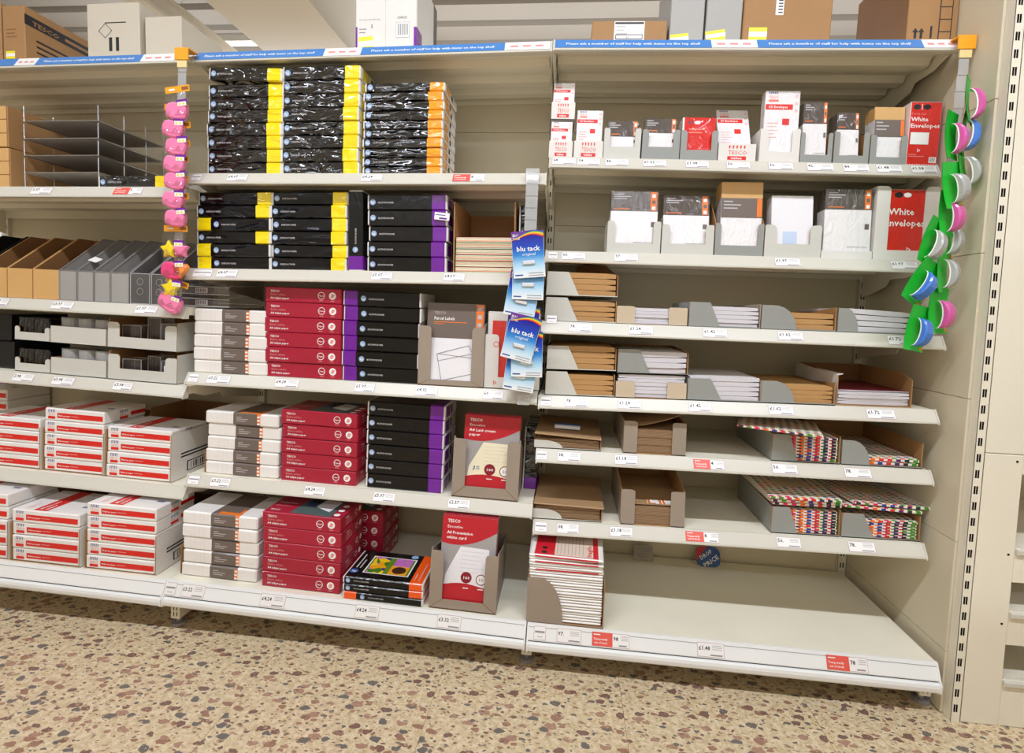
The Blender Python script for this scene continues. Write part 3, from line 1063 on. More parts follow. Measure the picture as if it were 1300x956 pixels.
# printed faces of upright packs
def pack(w, h, t, kind, hd=.4):
    """bundle of envelopes standing up, printed sleeve on the front; returns parts"""
    O = Vector((0, -.0005, 0))
    O2 = Vector((0, -.0009, 0))
    O3 = Vector((0, -.0013, 0))
    body, sl, pr = MB(), MB(), MB()
    if kind == 'brown':
        body.cbox(0, w, 0, t, 0, h, .0015, GLOSSW)
        sl.cbox(-.0004, w + .0004, -.0006, t + .0005, h * (1 - hd), h + .0005, .0012, GLOSSB)
        pr.quad(O2, FR, FU, w * .84, w * .965, h * (1 - hd * .95), h * .99, ORANGE)
        for i in range(3):
            z = h * (1 - hd * (.2 + .3 * i))
            pr.quad(O3, FR, FU, w * .87, w * .94, z - .008, z + .004, WHITE if i != 1 else BROWNB)
        pr.bars(O2, FR, FU, w * .06, h * .955, [w * .2, w * .36, w * .28], .003, .008, LGREY)
        pr.quad(O2, FR, FU, w * .06, w * .4, h * (1 - hd) + .008, h * (1 - hd) + .011, ORANGE)
        pr.quad(O2, FR, FU, w * .5, w * .93, h * .16, h * .166, GREY)
        pr.quad(O2, FR, FU, w * .86, w * .95, h * .42, h * .5, BROWNB)
        return [('envelopes', body.mesh('envelopes')), ('sleeve', sl.mesh('sleeve')), ('print', pr.mesh('print'))]
    if kind == 'kraftbrown':
        body.cbox(0, w, 0, t, 0, h, .0015, GLOSSW, top=MANILA)
        sl.box(-.0003, w + .0003, -.0005, t, h * .78, h + .0003, MANILA)
        pr.quad(O2, FR, FU, 0, w, h * (.78 - hd), h * .78, BROWNB)
        pr.quad(O3, FR, FU, w * .87, w * .99, h * (.78 - hd) + .004, h * .78 - .002, ORANGE)
        pr.bars(O3, FR, FU, w * .06, h * .74, [w * .22, w * .42, w * .34], .004, .012, LGREY)
        pr.quad(O2, FR, FU, w * .45, w * .9, h * .12, h * .126, GREY)
        return [('envelopes', body.mesh('envelopes')), ('flap', sl.mesh('flap')), ('print', pr.mesh('print'))]
    if kind == 'red':
        body.cbox(0, w, 0, t, 0, h, .0015, GLOSSW)
        sl.cbox(.006, w + .0004, -.0006, t, 0, h + .0004, .001, GLOSSR)
        pr.disc(O2, FR, FU, w * .25, h * .88, .011, CRIMD, ry=.006)
        pr.disc(O2, FR, FU, w * .45, h * .88, .011, WHITE, ry=.006)
        pr.bars(O2, FR, FU, w * .2, h * .74, [w * .5, w * .4], .005, .012, VREDP)
        return [('envelopes', body.mesh('envelopes')), ('sleeve', sl.mesh('sleeve')), ('print', pr.mesh('print'))]
    if kind == 'value':
        body.cbox(0, w, 0, t, 0, h, .0015, GLOSSW)
        for i in range(5):
            pr.quad(O, FR, FU, w * (.1 + .055 * i), w * (.13 + .055 * i), h * .955, h * .985, VBLUE)
        pr.text('TESCO', O, FR, FU, w * .1, h * .89, h * .055, VREDP, width=w * .28)
        pr.quad(O, FR, FU, w * .1, w * .38, h * .845, h * .875, VREDP)
        pr.quad(O, FR, FU, w * .02, w * .8, h * .735, h * .81, VRED)
        pr.text('C5 Envelopes', O2, FR, FU, w * .1, h * .755, h * .05, WHITE, bold=True, width=w * .55)
        pr.quad(O, FR, FU, w * .52, w * .72, h * .52, h * .61, VRED)
        pr.bars(O, FR, FU, w * .1, h * .55, [w * .3, w * .26, w * .3, w * .2, w * .28], .002, h * .05, PINKT)
        for i in range(3):
            pr.ring(O, FR, FU, w * .9, h * (.92 - i * .1), w * .04, w * .012, VREDP, 10)
        return [('envelopes', body.mesh('envelopes')), ('print', pr.mesh('print'))]
    if kind == 'window':
        body.cbox(0, w, 0, t, 0, h, .0015, WENV)
        sl.cbox(w * .28, w * .62, -.0006, .001, h * .05, h * .4, .0004, mat('blue_window_film', (196, 212, 236), .15, vary=.02))
        return [('envelopes', body.mesh('envelopes')), ('window_film', sl.mesh('window_film'))]


def put_pack(key, u1, u2, back, v_top, t, kind, label, grp, lean=8, hd=.4, lift=.0035, name='envelope_pack', behind=0, cat='envelopes', parts=None, nofit=False):
    p, w = span(key, u1, u2, back, lift)
    if LAST and not nofit:                           # keep the pack between its tray's walls
        a0, a1 = max(p.x, LAST[0] + .0055), min(p.x + w, LAST[0] + LAST[1] - .0055)
        p, w = Vector((a0, p.y, surf(key, a0) + lift + EPS)), a1 - a0
    a = math.radians(lean)
    p.z += t * math.sin(a)
    h = .1
    for _ in range(8):
        h = (z_at(v_top, p.x, p.y + h * math.sin(a)) - p.z) / math.cos(a)
    pr = parts(w, h, t) if parts else pack(w, h, t, kind, hd)
    for i in range(behind + 1):
        M = mx(key, p) @ Matrix.Translation((0, i * (t / math.cos(a) + .0015), 0)) @ Matrix.Rotation(-a, 4, 'X')
        lb = label
        if i:
            lb = ('next pack', 'third pack back', 'rearmost pack')[i - 1] + ' behind the ' + label
            if len(lb.split()) > 16:
                lb = lb.rsplit(',', 1)[0]
        spawn(name, pr, M, lb, cat, grp)
    return p, w, h


def value_front(q, w, lip, flap):
    O = Vector((0, -.0004, 0))
    for i in range(5):
        q.face([O + Vector((w * (.27 + .1 * i), 0, lip * .9)), O + Vector((w * (.32 + .1 * i), 0, lip * .9)), O + Vector((w * (.31 + .1 * i), 0, lip * .74)), O + Vector((w * (.28 + .1 * i), 0, lip * .74))], VRED)
    q.text('TESCO', O, FR, FU, w * .26, lip * .42, lip * .3, VRED, width=w * .5)
    q.quad(O, FR, FU, w * .25, w * .75, lip * .13, lip * .33, VRED)
    q.text('value', O + Vector((0, -.0003, 0)), FR, FU, w * .34, lip * .17, lip * .19, WHITE, bold=True, width=w * .3)


GA = 'envelope trays on the second shelf, right bay'
GP = 'envelope packs on the second shelf, right bay'
# leftmost: two small value boxes one on the other
p, w = span('A3', 696.3, 726, .012)
h1 = hgt('A3', p, 178.5)
ht = hgt('A3', p, 152.2)
for i in range(2):
    M = mx('A3', p + Vector((.003 * i, 0, i * (ht + .001))))
    wh = 'upper' if i else 'lower'
    spawn('display_tray', tray(w, .12, h1, h1, w * .2, h1, h1 * 1.1, CARTW, CARTW, 'straight', printer=value_front), M, f'small white box with red lettering, {wh} of the two stacked at far left', 'tray', GA)
    spawn('envelope_pack', pack(w * .9, ht - .008, .02, 'value'), M @ Matrix.Translation((w * .05, .0045, .0036)), f'small red and white envelope pack in the {wh} stacked box at far left', 'envelopes', GP)
    spawn('envelope_pack', pack(w * .9, ht - .012, .08, 'window')[:1], M @ Matrix.Translation((w * .05, .026, .0036)), f'plain envelope bundle behind the red and white pack, {wh} stacked box', 'envelopes', GP)
put_tray('A3', 728, 764.6, .012, 178.5, 178.5, .2, .12, CARTW, 'small single white box with red lettering beside the two stacked ones', GA, 'straight', inner=CARTW, printer=value_front)
put_pack('A3', 729.5, 763, .0165, 140, .03, 'value', 'tall red and white envelope pack in the single box beside the stacked pair', GP, lean=3)
B_ = dict(grp=GA)
put_tray('A3', 765.5, 812, .012, 186, 162, .16, .14, TLIGHT, 'pale grey tray holding a short brown and white pack, first grey tray from left', **B_)
put_pack('A3', 769, 808.5, .018, 153.5, .03, 'brown', 'short brown and white pack in first grey tray from left', GP, hd=.42, lean=5, behind=1)
put_tray('A3', 814, 861.5, .012, 186, 164, .17, .14, TGREY, 'grey tray second from left on the second shelf, left of the red pack', **B_)
put_pack('A3', 816.5, 857, .018, 150.5, .03, 'brown', 'brown and white pack in grey tray left of the red pack', GP, hd=.36, lean=5, behind=1)
put_tray('A3', 862.6, 909.6, .012, 190, 165, .17, .14, TGREY, 'grey tray holding the glossy red wrapped pack, second shelf', **B_)
put_pack('A3', 863.5, 906, .018, 149, .03, 'red', 'glossy red wrapped envelope pack in a grey tray, second shelf', GP, lean=5, behind=1)
put_tray('A3', 911, 958.5, .012, 182, 182, .2, .2, CARTW, 'white box with red lettering whose pack leans back, centre of second shelf', GA, 'straight', inner=KRAFT, printer=value_front, sback=.11)
put_pack('A3', 913, 955, .018, 139.5, .012, 'value', 'red and white pack leaning back in the wide white box, second shelf', GP, lean=24)
pb, wb = span('A3', 916, 952, .07, .0035)
wb -= .012
pb.x += .006
pb.z += .002
for i in range(4):
    spawn('envelope_pack', [pack(wb, .115 + i * .004, .012, 'value')[0]], mx('A3', pb) @ Matrix.Translation((0, .002 + i * .021, 0)) @ Matrix.Rotation(math.radians(-12 + i * 2), 4, 'X'),
          ['plain bundle just behind the leaning red and white pack', 'second plain bundle behind the leaning red and white pack', 'third plain bundle behind the leaning red and white pack', 'rearmost plain bundle behind the leaning red and white pack'][i], 'envelopes', GP)
put_tray('A3', 963, 1013.5, .008, 192, 163, .2, .15, CARTW, 'white tray holding the tallest red and white pack, second shelf', GA, inner=CARTW)
put_pack('A3', 966.5, 1011.5, .014, 115, .04, 'value', 'tallest red and white envelope pack, standing above its neighbours on the second shelf', GP, lean=2)
put_tray('A3', 1014.5, 1055, .012, 196, 168, .14, .15, TGREY, 'grey tray directly right of the tallest red and white pack', **B_)
put_pack('A3', 1017, 1047.5, .018, 129.5, .03, 'brown', 'brown and white pack right of the tallest red and white pack', GP, hd=.36, lean=4, behind=1)
put_tray('A3', 1057, 1101.5, .012, 197, 167, .16, .15, TGREY, 'grey tray left of the brown carton tray, second shelf right side', **B_)
put_pack('A3', 1061, 1089, .018, 143, .03, 'brown', 'shorter brown and white pack left of the brown carton tray', GP, hd=.34, lean=6, behind=1)
put_tray('A3', 1103, 1149.5, .012, 199, 171, .17, .16, TGREY, 'grey tray with brown carton sides left of the red box', GA, m_side=KRAFT, sback=.13)
put_pack('A3', 1108, 1146, .018, 136, .03, 'kraftbrown', 'tan-topped pack in carton-sided tray left of the red box', GP, hd=.3, lean=5, behind=1)


def red_box(w, h, t):
    s = MB()
    s.cbox(0, w, 0, t, 0, h, .0015, CARTW, front=GLOSSR, right=GLOSSR, left=mat('pinkish_carton_side', (236, 214, 210), .5, vary=.02))
    pr = MB()
    O, O2 = Vector((0, -.0005, 0)), Vector((0, -.0009, 0))
    pr.disc(O, FR, FU, w * .2, h * .92, w * .12, INK, ry=w * .09)
    pr.disc(O, FR, FU, w * .52, h * .92, w * .12, INK, ry=w * .09)
    pr.quad(O2, FR, FU, w * .345, w * .365, h * .875, h * .965, WHITE)
    pr.text('Peel & Seal', O, FR, FU, w * .05, h * .8, w * .09, PINKT, width=w * .44)
    pr.text('White', O, FR, FU, w * .04, h * .7, w * .2, WHITE, bold=True, width=w * .55)
    pr.text('Envelopes', O, FR, FU, w * .03, h * .6, w * .2, WHITE, bold=True, width=w * .94)
    pr.quad(O, FR, FU, w * .06, w * .66, h * .34, h * .53, LGREY)
    pr.quad(O2, FR, FU, w * .07, w * .65, h * .345, h * .525, WHITE)
    pr.ring(O, FR, FU, w * .36, h * .25, w * .07, w * .03, WHITE, 3)
    pr.bars(O, FR, FU, w * .06, h * .19, [w * .24, w * .5], .002, .006, PINKT)
    pr.quad(O, FR, FU, w * .72, w * .95, h * .06, h * .15, WHITE)
    for i in range(5):
        pr.quad(O2, FR, FU, w * (.75 + .035 * i), w * (.765 + .035 * i), h * .075, h * .14, INK)
    for i in range(12):
        pr.quad(O, FR, FU, w * (.04 + .075 * i), w * (.07 + .075 * i), .001, h * .035, WHITE)
    return [('carton', s.mesh('carton')), ('print', pr.mesh('print'))]


put_pack('A3', 1149.5, 1189, .012, 129, .11, '', 'red box of white envelopes at the right end of the second shelf', GP, lean=0, lift=0, nofit=True, parts=red_box, name='envelope_box', cat='box')
# ---- third shelf, right bay
GB = 'envelope trays on the third shelf, right bay'
GQ = 'envelope packs on the third shelf, right bay'
put_tray('B3', 770, 837.5, .012, 308, 280, .14, .15, TLIGHT, 'pale grey tray at the left end of the third shelf', GB)
put_pack('B3', 773, 833, .018, 242.5, .035, 'brown', 'tall glossy brown pack at left end of the third shelf', GQ, hd=.33, lean=4, behind=1)
put_tray('B3', 839, 905, .012, 309, 284.5, .16, .16, TLIGHT, 'pale grey tray second from left on the third shelf', GB)
put_pack('B3', 838.8, 899.5, .018, 248, .03, 'brown', 'brown pack leaning in the second tray of third shelf', GQ, hd=.35, lean=9, behind=1)
put_tray('B3', 906.5, 968, .012, 311, 283, .12, .17, TGREY, 'grey carton-sided tray holding the tan-topped pack, third shelf', GB, m_side=KRAFT, sback=.2)
put_pack('B3', 913, 966.5, .018, 231, .035, 'kraftbrown', 'large tan-topped brown and white pack on the third shelf', GQ, hd=.27, lean=4, behind=1)
put_tray('B3', 969.5, 1041, .012, 309, 285, .2, .17, TLIGHT, 'pale tray with curved shoulders holding plain window envelopes, third shelf', GB)
put_pack('B3', 978, 1031, .018, 248, .05, 'window', 'plain white window envelopes in the curved pale tray, third shelf', GQ, lean=6)
put_tray('B3', 1042, 1106.5, .012, 318, 318, .2, .17, CARTW, 'white tray with a low straight front left of the red envelopes, third shelf', GB, 'straight', inner=CARTW, sback=.07)
put_pack('B3', 1044, 1104, .017, 240, .06, 'brown', 'tall brown and white pack left of the red envelopes, third shelf', GQ, hd=.3, lean=2)
put_tray('B3', 1107.5, 1186, .012, 317, 236, .22, .14, CARTW, 'tall white tray with side flaps framing the red envelopes, third shelf', GB, inner=CARTW)


def red_pack(w, h, t):
    s = MB().cbox(0, w, 0, t, 0, h, .0015, CARTW, front=GLOSSR, right=GLOSSR)
    pr = MB()
    O = Vector((0, -.0005, 0))
    pr.disc(O, FR, FU, w * .3, h * .92, w * .09, INK, ry=w * .06)
    pr.disc(O, FR, FU, w * .48, h * .92, w * .08, WHITE, ry=w * .05)
    pr.text('White', O, FR, FU, w * .12, h * .64, w * .2, WHITE, bold=True, width=w * .52)
    pr.text('Envelopes', O, FR, FU, w * .05, h * .48, w * .2, WHITE, bold=True, width=w * .82)
    pr.ring(O, FR, FU, w * .57, h * .15, w * .06, w * .025, WHITE, 3)
    return [('envelopes', s.mesh('envelopes')), ('print', pr.mesh('print'))]


put_pack('B3', 1116, 1178, .0165, 240, .08, '', 'red pack of white envelopes framed by the tall white tray, third shelf', GQ, lean=0, parts=red_pack)


# ---- middle bay: white reams with brown bands, crimson cartons
FOLDM = mat('faint_fold_print', (234, 212, 206), .45, vary=.02)


def office_ream(h, w=RW, d=RD, top=False):
    a = MB().cbox(0, w, 0, d, 0, h, .005, PAPER)
    b = MB().cbox(w * .37, w * .765, -.0006, d + .0006, -.0001, h + .0006, .005, BROWNB)
    c = MB().cbox(w * .70, w * .765, -.001, d * .3, h * .04, h + (.001 if top else -.001), .004, ORANGE)
    if top:
        c.box(w * .47, w * .765, .004, d * .12, h * .5, h + .0011, ORANGE)
    p = MB()
    O = Vector((0, -.0012, 0))
    for z in (.2, .48, .76):
        p.quad(O, FR, FU, w * .715, w * .75, h * (z - .07), h * (z + .07), WHITE)
    p.bars(O + Vector((0, .0004, 0)), FR, FU, w * .43, h * .68, [w * .07, w * .16, w * .13], h * .05, h * .15, LGREY)
    s = MB()
    for x in (.17, .24, .29):
        s.quad((0, -.0003, 0), FR, FU, w * x, w * x + .001, .004, h - .004, FOLDM)
    return [('paper_block', a.mesh('paper_block')), ('brown_band', b.mesh('brown_band')), ('orange_strip', c.mesh('orange_strip'), [('band_print', p.mesh('band_print'))]), ('fold_marks', s.mesh('fold_marks'))]


def crimson_ream(h, w=RW, d=RD):
    a = MB().cbox(0, w, 0, d, 0, h, .0025, CRIMSON)
    p = MB()
    O, O2 = Vector((0, -.0004, 0)), Vector((0, -.0008, 0))
    p.text('TESCO', O, FR, FU, w * .07, h * .66, h * .2, WHITE, bold=True, width=w * .12)
    p.text('Extra white', O, FR, FU, w * .07, h * .43, h * .21, PINKT, width=w * .2)
    p.text('A4 inkjet paper', O, FR, FU, w * .07, h * .2, h * .19, WHITE, bold=True, width=w * .25)
    p.ring(O, FR, FU, w * .74, h * .52, h * .25, h * .04, WHITE, 18)
    p.text('90gsm', O, FR, FU, w * .74, h * .47, h * .13, WHITE, bold=True, width=w * .07, mid=True)
    p.quad(O, FR, FU, w * .715, w * .765, h * .16, h * .2, PINKT)
    p.disc(O, FR, FU, w * .885, h * .52, h * .25, WHITE, 18)
    p.face([O2 + Vector(v) for v in ((w * .86, 0, h * .4), (w * .895, 0, h * .38), (w * .915, 0, h * .62), (w * .875, 0, h * .66))], PINKT)
    p.quad(O, FR, FU, w * .86, w * .91, h * .16, h * .2, PINKT)
    t = MB()
    z = h + .0004
    slate, sky = mat('slate_print', (82, 98, 96), .4, vary=.05), mat('deep_blue_print', (38, 62, 120), .4, vary=.05)
    t.face([(w * .33, d * .05, z), (w * .86, d * .02, z), (w * .84, d * .96, z), (w * .38, d * .96, z), (w * .36, d * .5, z)], slate)
    t.face([(w * .40, d * .45, z + .0002), (w * .82, d * .35, z + .0002), (w * .82, d * .96, z + .0002), (w * .42, d * .96, z + .0002)], sky)
    t.face([(w * .55, d * .4, z + .0004), (w * .78, d * .22, z + .0004), (w * .82, d * .7, z + .0004), (w * .60, d * .85, z + .0004)], WENV)
    t.face([(w * .42, d * .6, z + .0003), (w * .58, d * .5, z + .0003), (w * .60, d * .95, z + .0003), (w * .44, d * .95, z + .0003)], INK)
    up, rt = Vector((0, 1, 0)), Vector((1, 0, 0))
    t.text('TESCO', (0, 0, z), rt, up, w * .05, d * .1, .016, WHITE, bold=True, width=w * .13)
    t.text('Extra white', (0, 0, z), rt, up, w * .05, d * .3, .014, PINKT, width=w * .2)
    t.text('A4 inkjet paper', (0, 0, z), rt, up, w * .05, d * .45, .012, WHITE, bold=True, width=w * .24)
    for yy in (.14, .34, .54):
        t.disc((0, 0, z), rt, up, w * .91, d * yy, .012, WHITE)
    s = MB()
    O = Vector((w + .0004, 0, 0))
    s.text('TESCO', O, SR, SU, d * .22, h * .62, h * .2, WHITE, bold=True, width=d * .14)
    s.bars(O, SR, SU, d * .22, h * .5, [d * .24, d * .26], h * .08, h * .2, PINKT)
    s.ring(O, SR, SU, d * .68, h * .52, h * .2, h * .05, WHITE, 12)
    s.disc(O, SR, SU, d * .85, h * .52, h * .2, WHITE, 12)
    return [('carton', a.mesh('carton')), ('front_print', p.mesh('front_print')), ('top_picture', t.mesh('top_picture')), ('end_print', s.mesh('end_print'))]


OF = office_ream(.0478)
OFT = office_ream(.0478, top=True)
CRM = crimson_ream(.0550)
CRM2 = crimson_ream(.0535)
M6 = film_ream(.0545, BWRAP2, VWRAP, 'MULTIPURPOSE PAPER', bandside='l', bandw=.2)
GO = 'white and brown reams in the middle bay'
GC = 'crimson boxed reams in the middle bay'
stack('C2', 246.5, .02, 5, .0478, lambda i: OF, 'white brown-banded ream, %s of stack under the clear tray, fourth shelf', 'paper ream', GO)
stack('C2', 336.5, .02, 6, .0550, lambda i: CRM, 'crimson boxed ream, %s of six between white and black stacks, fourth shelf', 'paper ream', GC)
stack('C2', 433, .02, 6, .0545, lambda i: M6, 'black ream with purple left end, %s of its stack, fourth shelf', 'paper ream', 'black and purple reams on the fourth shelf')
stack('D2', 261.5, .025, 5, .0478, lambda i: OFT if i == 4 else OF, 'white ream with brown band, %s of the stack on the fifth shelf', 'paper ream', GO, jx=.004)
stack('D2', 356.5, .02, 5, .0535, lambda i: CRM2, 'crimson boxed ream, %s of its stack on the fifth shelf', 'paper ream', GC)
MU6 = film_ream(.0535, BWRAP2, VWRAP, 'MULTIPURPOSE PAPER', bandw=.2, endlabel=True)
stack('D2', 463.5, .02, 6, .0535, lambda i: MU6, 'black ream with purple right end, %s of its stack, fifth shelf', 'paper ream', 'black and purple reams on the fifth shelf')
pg = spot('G2', 232, .035)
stack('G2', 231.5, .04, 5, .0478, lambda i: OFT if i == 4 else OF, 'white ream with brown band, %s of the stack on the base shelf', 'paper ream', GO, jx=.003)
stack('G2', 333, .03, 5, .0545, lambda i: CRM, 'crimson boxed ream, %s of the front stack on the base shelf', 'paper ream', GC)
stack('G2', 396, .27, 4, .0535, lambda i: CRM2, 'crimson boxed ream, %s of the shaded stack behind, base shelf', 'paper ream', GC)
# kraft sheet bits of the split outer cartons under the white stacks
for k, u, b, hh in (('D2', 259.4, .028, .09), ('G2', 228.8, .043, .11)):
    p = spot(k, u, b)
    s = MB().prism([(0, 0), (.19, 0), (.19, hh * .5), (.1, hh), (0, hh)], 'x', 0, .0025, KRAFT)
    spawn('torn_carton_side', s.mesh('torn_carton_side'), mx(k, p), 'torn brown carton side left of the white reams on the %s' % ('fifth shelf' if k == 'D2' else 'base shelf'), 'carton', 'torn carton sides')

# three glossy flower-picture packs at the front of the base shelf
pet = bpy.data.materials.new('flower_photo_print')
pet.use_nodes = True
_n = pet.node_tree
_p = _n.nodes['Principled BSDF']
_p.inputs['Roughness'].default_value = .25
_t = _n.nodes.new('ShaderNodeTexCoord')
_v = _n.nodes.new('ShaderNodeTexVoronoi')
_v.inputs['Scale'].default_value = 42
_s = _n.nodes.new('ShaderNodeSeparateColor')
_r = _n.nodes.new('ShaderNodeValToRGB')
_r.color_ramp.interpolation = 'CONSTANT'
for i, (pos_, c_) in enumerate(((0, (250, 205, 30)), (.34, (70, 120, 30)), (.52, (235, 165, 25)), (.7, (90, 50, 120)), (.8, (30, 70, 130)), (.88, (210, 110, 190)))):
    e = _r.color_ramp.elements[i] if i < 2 else _r.color_ramp.elements.new(pos_)
    e.position = pos_
    e.color = rgb(c_)
_n.links.new(_t.outputs['Object'], _v.inputs['Vector'])
_n.links.new(_v.outputs['Color'], _s.inputs[0])
_n.links.new(_s.outputs[0], _r.inputs[0])
_n.links.new(_r.outputs[0], _p.inputs['Base Color'])
LILAC = mat('lilac_print', (190, 110, 180), .3, vary=.4, vscale=60)
SUNF = mat('sunflower_print', (240, 160, 30), .3, vary=.2, vscale=60)
LEAF = mat('leaf_green_print', (96, 130, 40), .3, vary=.2, vscale=60)
SEED = mat('seed_brown_print', (60, 32, 20), .4, vary=.3, vscale=80)


def flower_pack(h, side, top):
    parts = film_ream(h, BWRAP2, TANGERINE, 'COLOR LASER PAPER', bandside=side, bandw=.185, endlabel=True)
    if top:
        t = MB()
        z = h + .0008
        w, d = RW, RD
        t.quad((0, 0, z), TR, TU, w * .2, w * .77, d * .18, d * .8, WHITE)
        z += .0003
        t.quad((0, 0, z), TR, TU, w * .215, w * .755, d * .2, d * .78, LEAF)
        z += .0003
        t.quad((0, 0, z), TR, TU, w * .235, w * .44, d * .2, d * .78, pet)
        t.quad((0, 0, z), TR, TU, w * .51, w * .73, d * .5, d * .78, LILAC)
        t.quad((0, 0, z), TR, TU, w * .5, w * .73, d * .2, d * .5, SUNF)
        t.disc((0, 0, z + .0002), TR, TU, w * .62, d * .36, .026, SEED)
        t.disc((0, 0, z), TR, TU, w * .09, d * .2, .016, LOGOD)
        t.text('hp', (0, 0, z + .0003), TR, TU, w * .065, d * .17, .018, WHITE, bold=True)
        t.disc((0, 0, z), TR, TU, w * .72, d * .89, .014, LOGO)
        t.bars((0, 0, z), TU, -TR, d * .32, -w * .08, [d * .5, d * .3], .005, .014, LGREY)
        t.bars((0, 0, z), TU, -TR, d * .1, -w * .86, [d * .25, d * .6], .005, .016, PINKT)
        parts.append(('top_picture', t.mesh('top_picture')))
    return parts


pf = spot('G2', 434, .006)
ang = math.radians(0)
zl = 0
for i, (side, top, nm) in enumerate((('l', False, 'bottom flower-picture pack, orange end at left, base shelf'), ('r', False, 'middle of three thin black packs with orange ends, base shelf'),
                                     ('r', True, 'top black pack showing a flower picture and orange edge, base shelf'))):
    spawn('paper_pack', flower_pack(.0262, side, top), mx('G2', pf + Vector((jit(.002), 0, zl)), ang), nm, 'paper pack', 'flower picture packs on the base shelf')
    zl += .0280

# carton of coloured paper, third shelf
p, w = span('B2', 575, 653, .03)
hb = hgt('B2', p, 258)
cart = [('carton_base', MB().box(0, w, 0, .33, 0, .003, KRAFT).mesh('carton_base'))]
for x in (0, w - .004):
    cart.append(('carton_side', MB().prism([(0, .003), (.33, .003), (.33, .262), (.05, .262), (0, .255)], 'x', x, x + .004, KRAFT).mesh('carton_side')))
cart.append(('carton_back', MB().box(.004, w - .004, .326, .33, .003, .262, KRAFT).mesh('carton_back')))
spawn('open_carton', cart, mx('B2', p), 'open brown carton holding pastel coloured paper, third shelf', 'carton')
PAST = [(196, 212, 172), (238, 172, 152), (242, 222, 184), (218, 226, 204), (240, 190, 170)]
PM = [mat('pastel_paper_%s' % n, c_, .2, coat=.9, vary=.03, bump=.35, bscale=24) for n, c_ in zip(('green', 'coral', 'cream', 'mint', 'salmon'), PAST)]
hp_ = hgt('B2', p, 300) / 6
for i in range(6):
    parts = []
    for j in range(5):
        parts.append(('colour_layer', MB().cbox(.007, w - .007, jit(.0015), .297, j * (hp_ - .003) / 5 + .0002, (j + 1) * (hp_ - .003) / 5, .0008, PM[(i * 2 + j) % 5]).mesh('colour_layer')))
    spawn('coloured_paper_pack', parts, mx('B2', p + Vector((0, .006, .0036 + i * (hp_ - .0006)))), f'film-wrapped pastel paper pack, {order(i, 6)} of six in the open brown carton', 'paper pack', 'pastel paper packs')
# upright black packs behind the clip strip
for k, u, b, hh, lab in (('B2', 659, .05, .25, 'black pack on edge behind the hanging blue packs, third shelf'), ('D2', 664, .16, .25, 'black and purple ream on edge right of the cream paper tray, fifth shelf')):
    p = spot(k, u, b)
    a = MB().cbox(0, .05, 0, .21, 0, hh, .004, BWRAP)
    q = MB().cbox(-.004, .0005, .0, .2, .0, hh * .97, .001, PEND)
    parts = [('wrapper', a.mesh('wrapper')), ('page_edge', q.mesh('page_edge'))]
    if k == 'D2':
        parts.append(('colour_band', MB().cbox(-.0006, .0506, -.0006, .2106, -.0002, hh * .2, .004, VWRAP).mesh('colour_band')))
    spawn('paper_ream', parts, mx(k, p), lab, 'paper ream')


# display trays in the middle bay
def paper_tray(key, u1, u2, back, v_front_top, v_flap, d, label, depth_h, fw=.19, yaw=0.0, backh=None):
    p, w = span(key, u1, u2, back)
    lip, flap = hgt(key, p, v_front_top), hgt(key, p, v_flap)
    parts = tray(w, d, lip, flap, w * fw, flap * 1.04, depth_h, TTAN, TTAN, 'U', t=.004)
    f = MB()                                        # mitred turn-in of the front edge
    f.face([(w * .01, -.0006, .002), (w * .99, -.0006, .002), (w * .99, -.0006, .0032), (w * .01, -.0006, .0032)], KRAFTD)
    f.face([(.001, -.0006, .003), (.0035, -.0006, .002), (w * fw + .002, -.0006, lip), (w * fw - .001, -.0006, lip)], KRAFTD)
    f.face([(w - .001, -.0006, .003), (w - .0035, -.0006, .002), (w - w * fw - .002, -.0006, lip), (w - w * fw + .001, -.0006, lip)], KRAFTD)
    parts.append(('fold_line', f.mesh('fold_line')))
    spawn('display_tray', parts, mx(key, p, yaw), label, 'tray', 'taupe display trays in the middle bay')
    LAST[:] = [p.x, w]
    return p, w


def labels_pack(w, h, t):
    a = MB().cbox(0, w, 0, t, 0, h, .0015, WENV)
    s = MB().cbox(-.0003, w + .0003, -.0006, t, h * .56, h + .0005, .001, BROWNB)
    p = MB()
    O, O2 = Vector((0, -.0011, 0)), Vector((0, -.0015, 0))
    p.text('TESCO', O, FR, FU, w * .12, h * .86, h * .05, LGREY, width=w * .2)
    p.text('Parcel Labels', O, FR, FU, w * .12, h * .79, h * .055, WHITE, bold=True, width=w * .36)
    p.quad(O, FR, FU, w * .12, w * .7, h * .757, h * .767, ORANGE)
    p.quad(O, FR, FU, w * .12, w * .3, h * .735, h * .742, ORANGE)
    p.quad(O, FR, FU, w * .85, w * .98, h * .68, h * .995, ORANGE)
    for z in (.94, .84, .74):
        p.quad(O2, FR, FU, w * .88, w * .95, h * (z - .025), h * (z + .025), LGREY)
    e = [(.2, .36), (.75, .48), (.86, .32), (.88, .14), (.3, .03)]
    for i in range(5):
        a_, b_ = Vector((e[i][0] * w, 0, e[i][1] * h)), Vector((e[(i + 1) % 5][0] * w, 0, e[(i + 1) % 5][1] * h))
        n = (b_ - a_).normalized().cross(Vector((0, 1, 0))) * .0012
        p.face([O + a_ - n, O + b_ - n, O + b_ + n, O + a_ + n], GREY)
    for z0, z1 in ((.36, .32), (.27, .38)):
        a_, b_ = Vector((.22 * w, 0, z0 * h)), Vector((.84 * w, 0, z1 * h))
        p.face([O + a_, O + b_, O + b_ + Vector((0, 0, .002)), O + a_ + Vector((0, 0, .002))], GREY)
    return [('labels', a.mesh('labels')), ('sleeve', s.mesh('sleeve')), ('print', p.mesh('print'))]


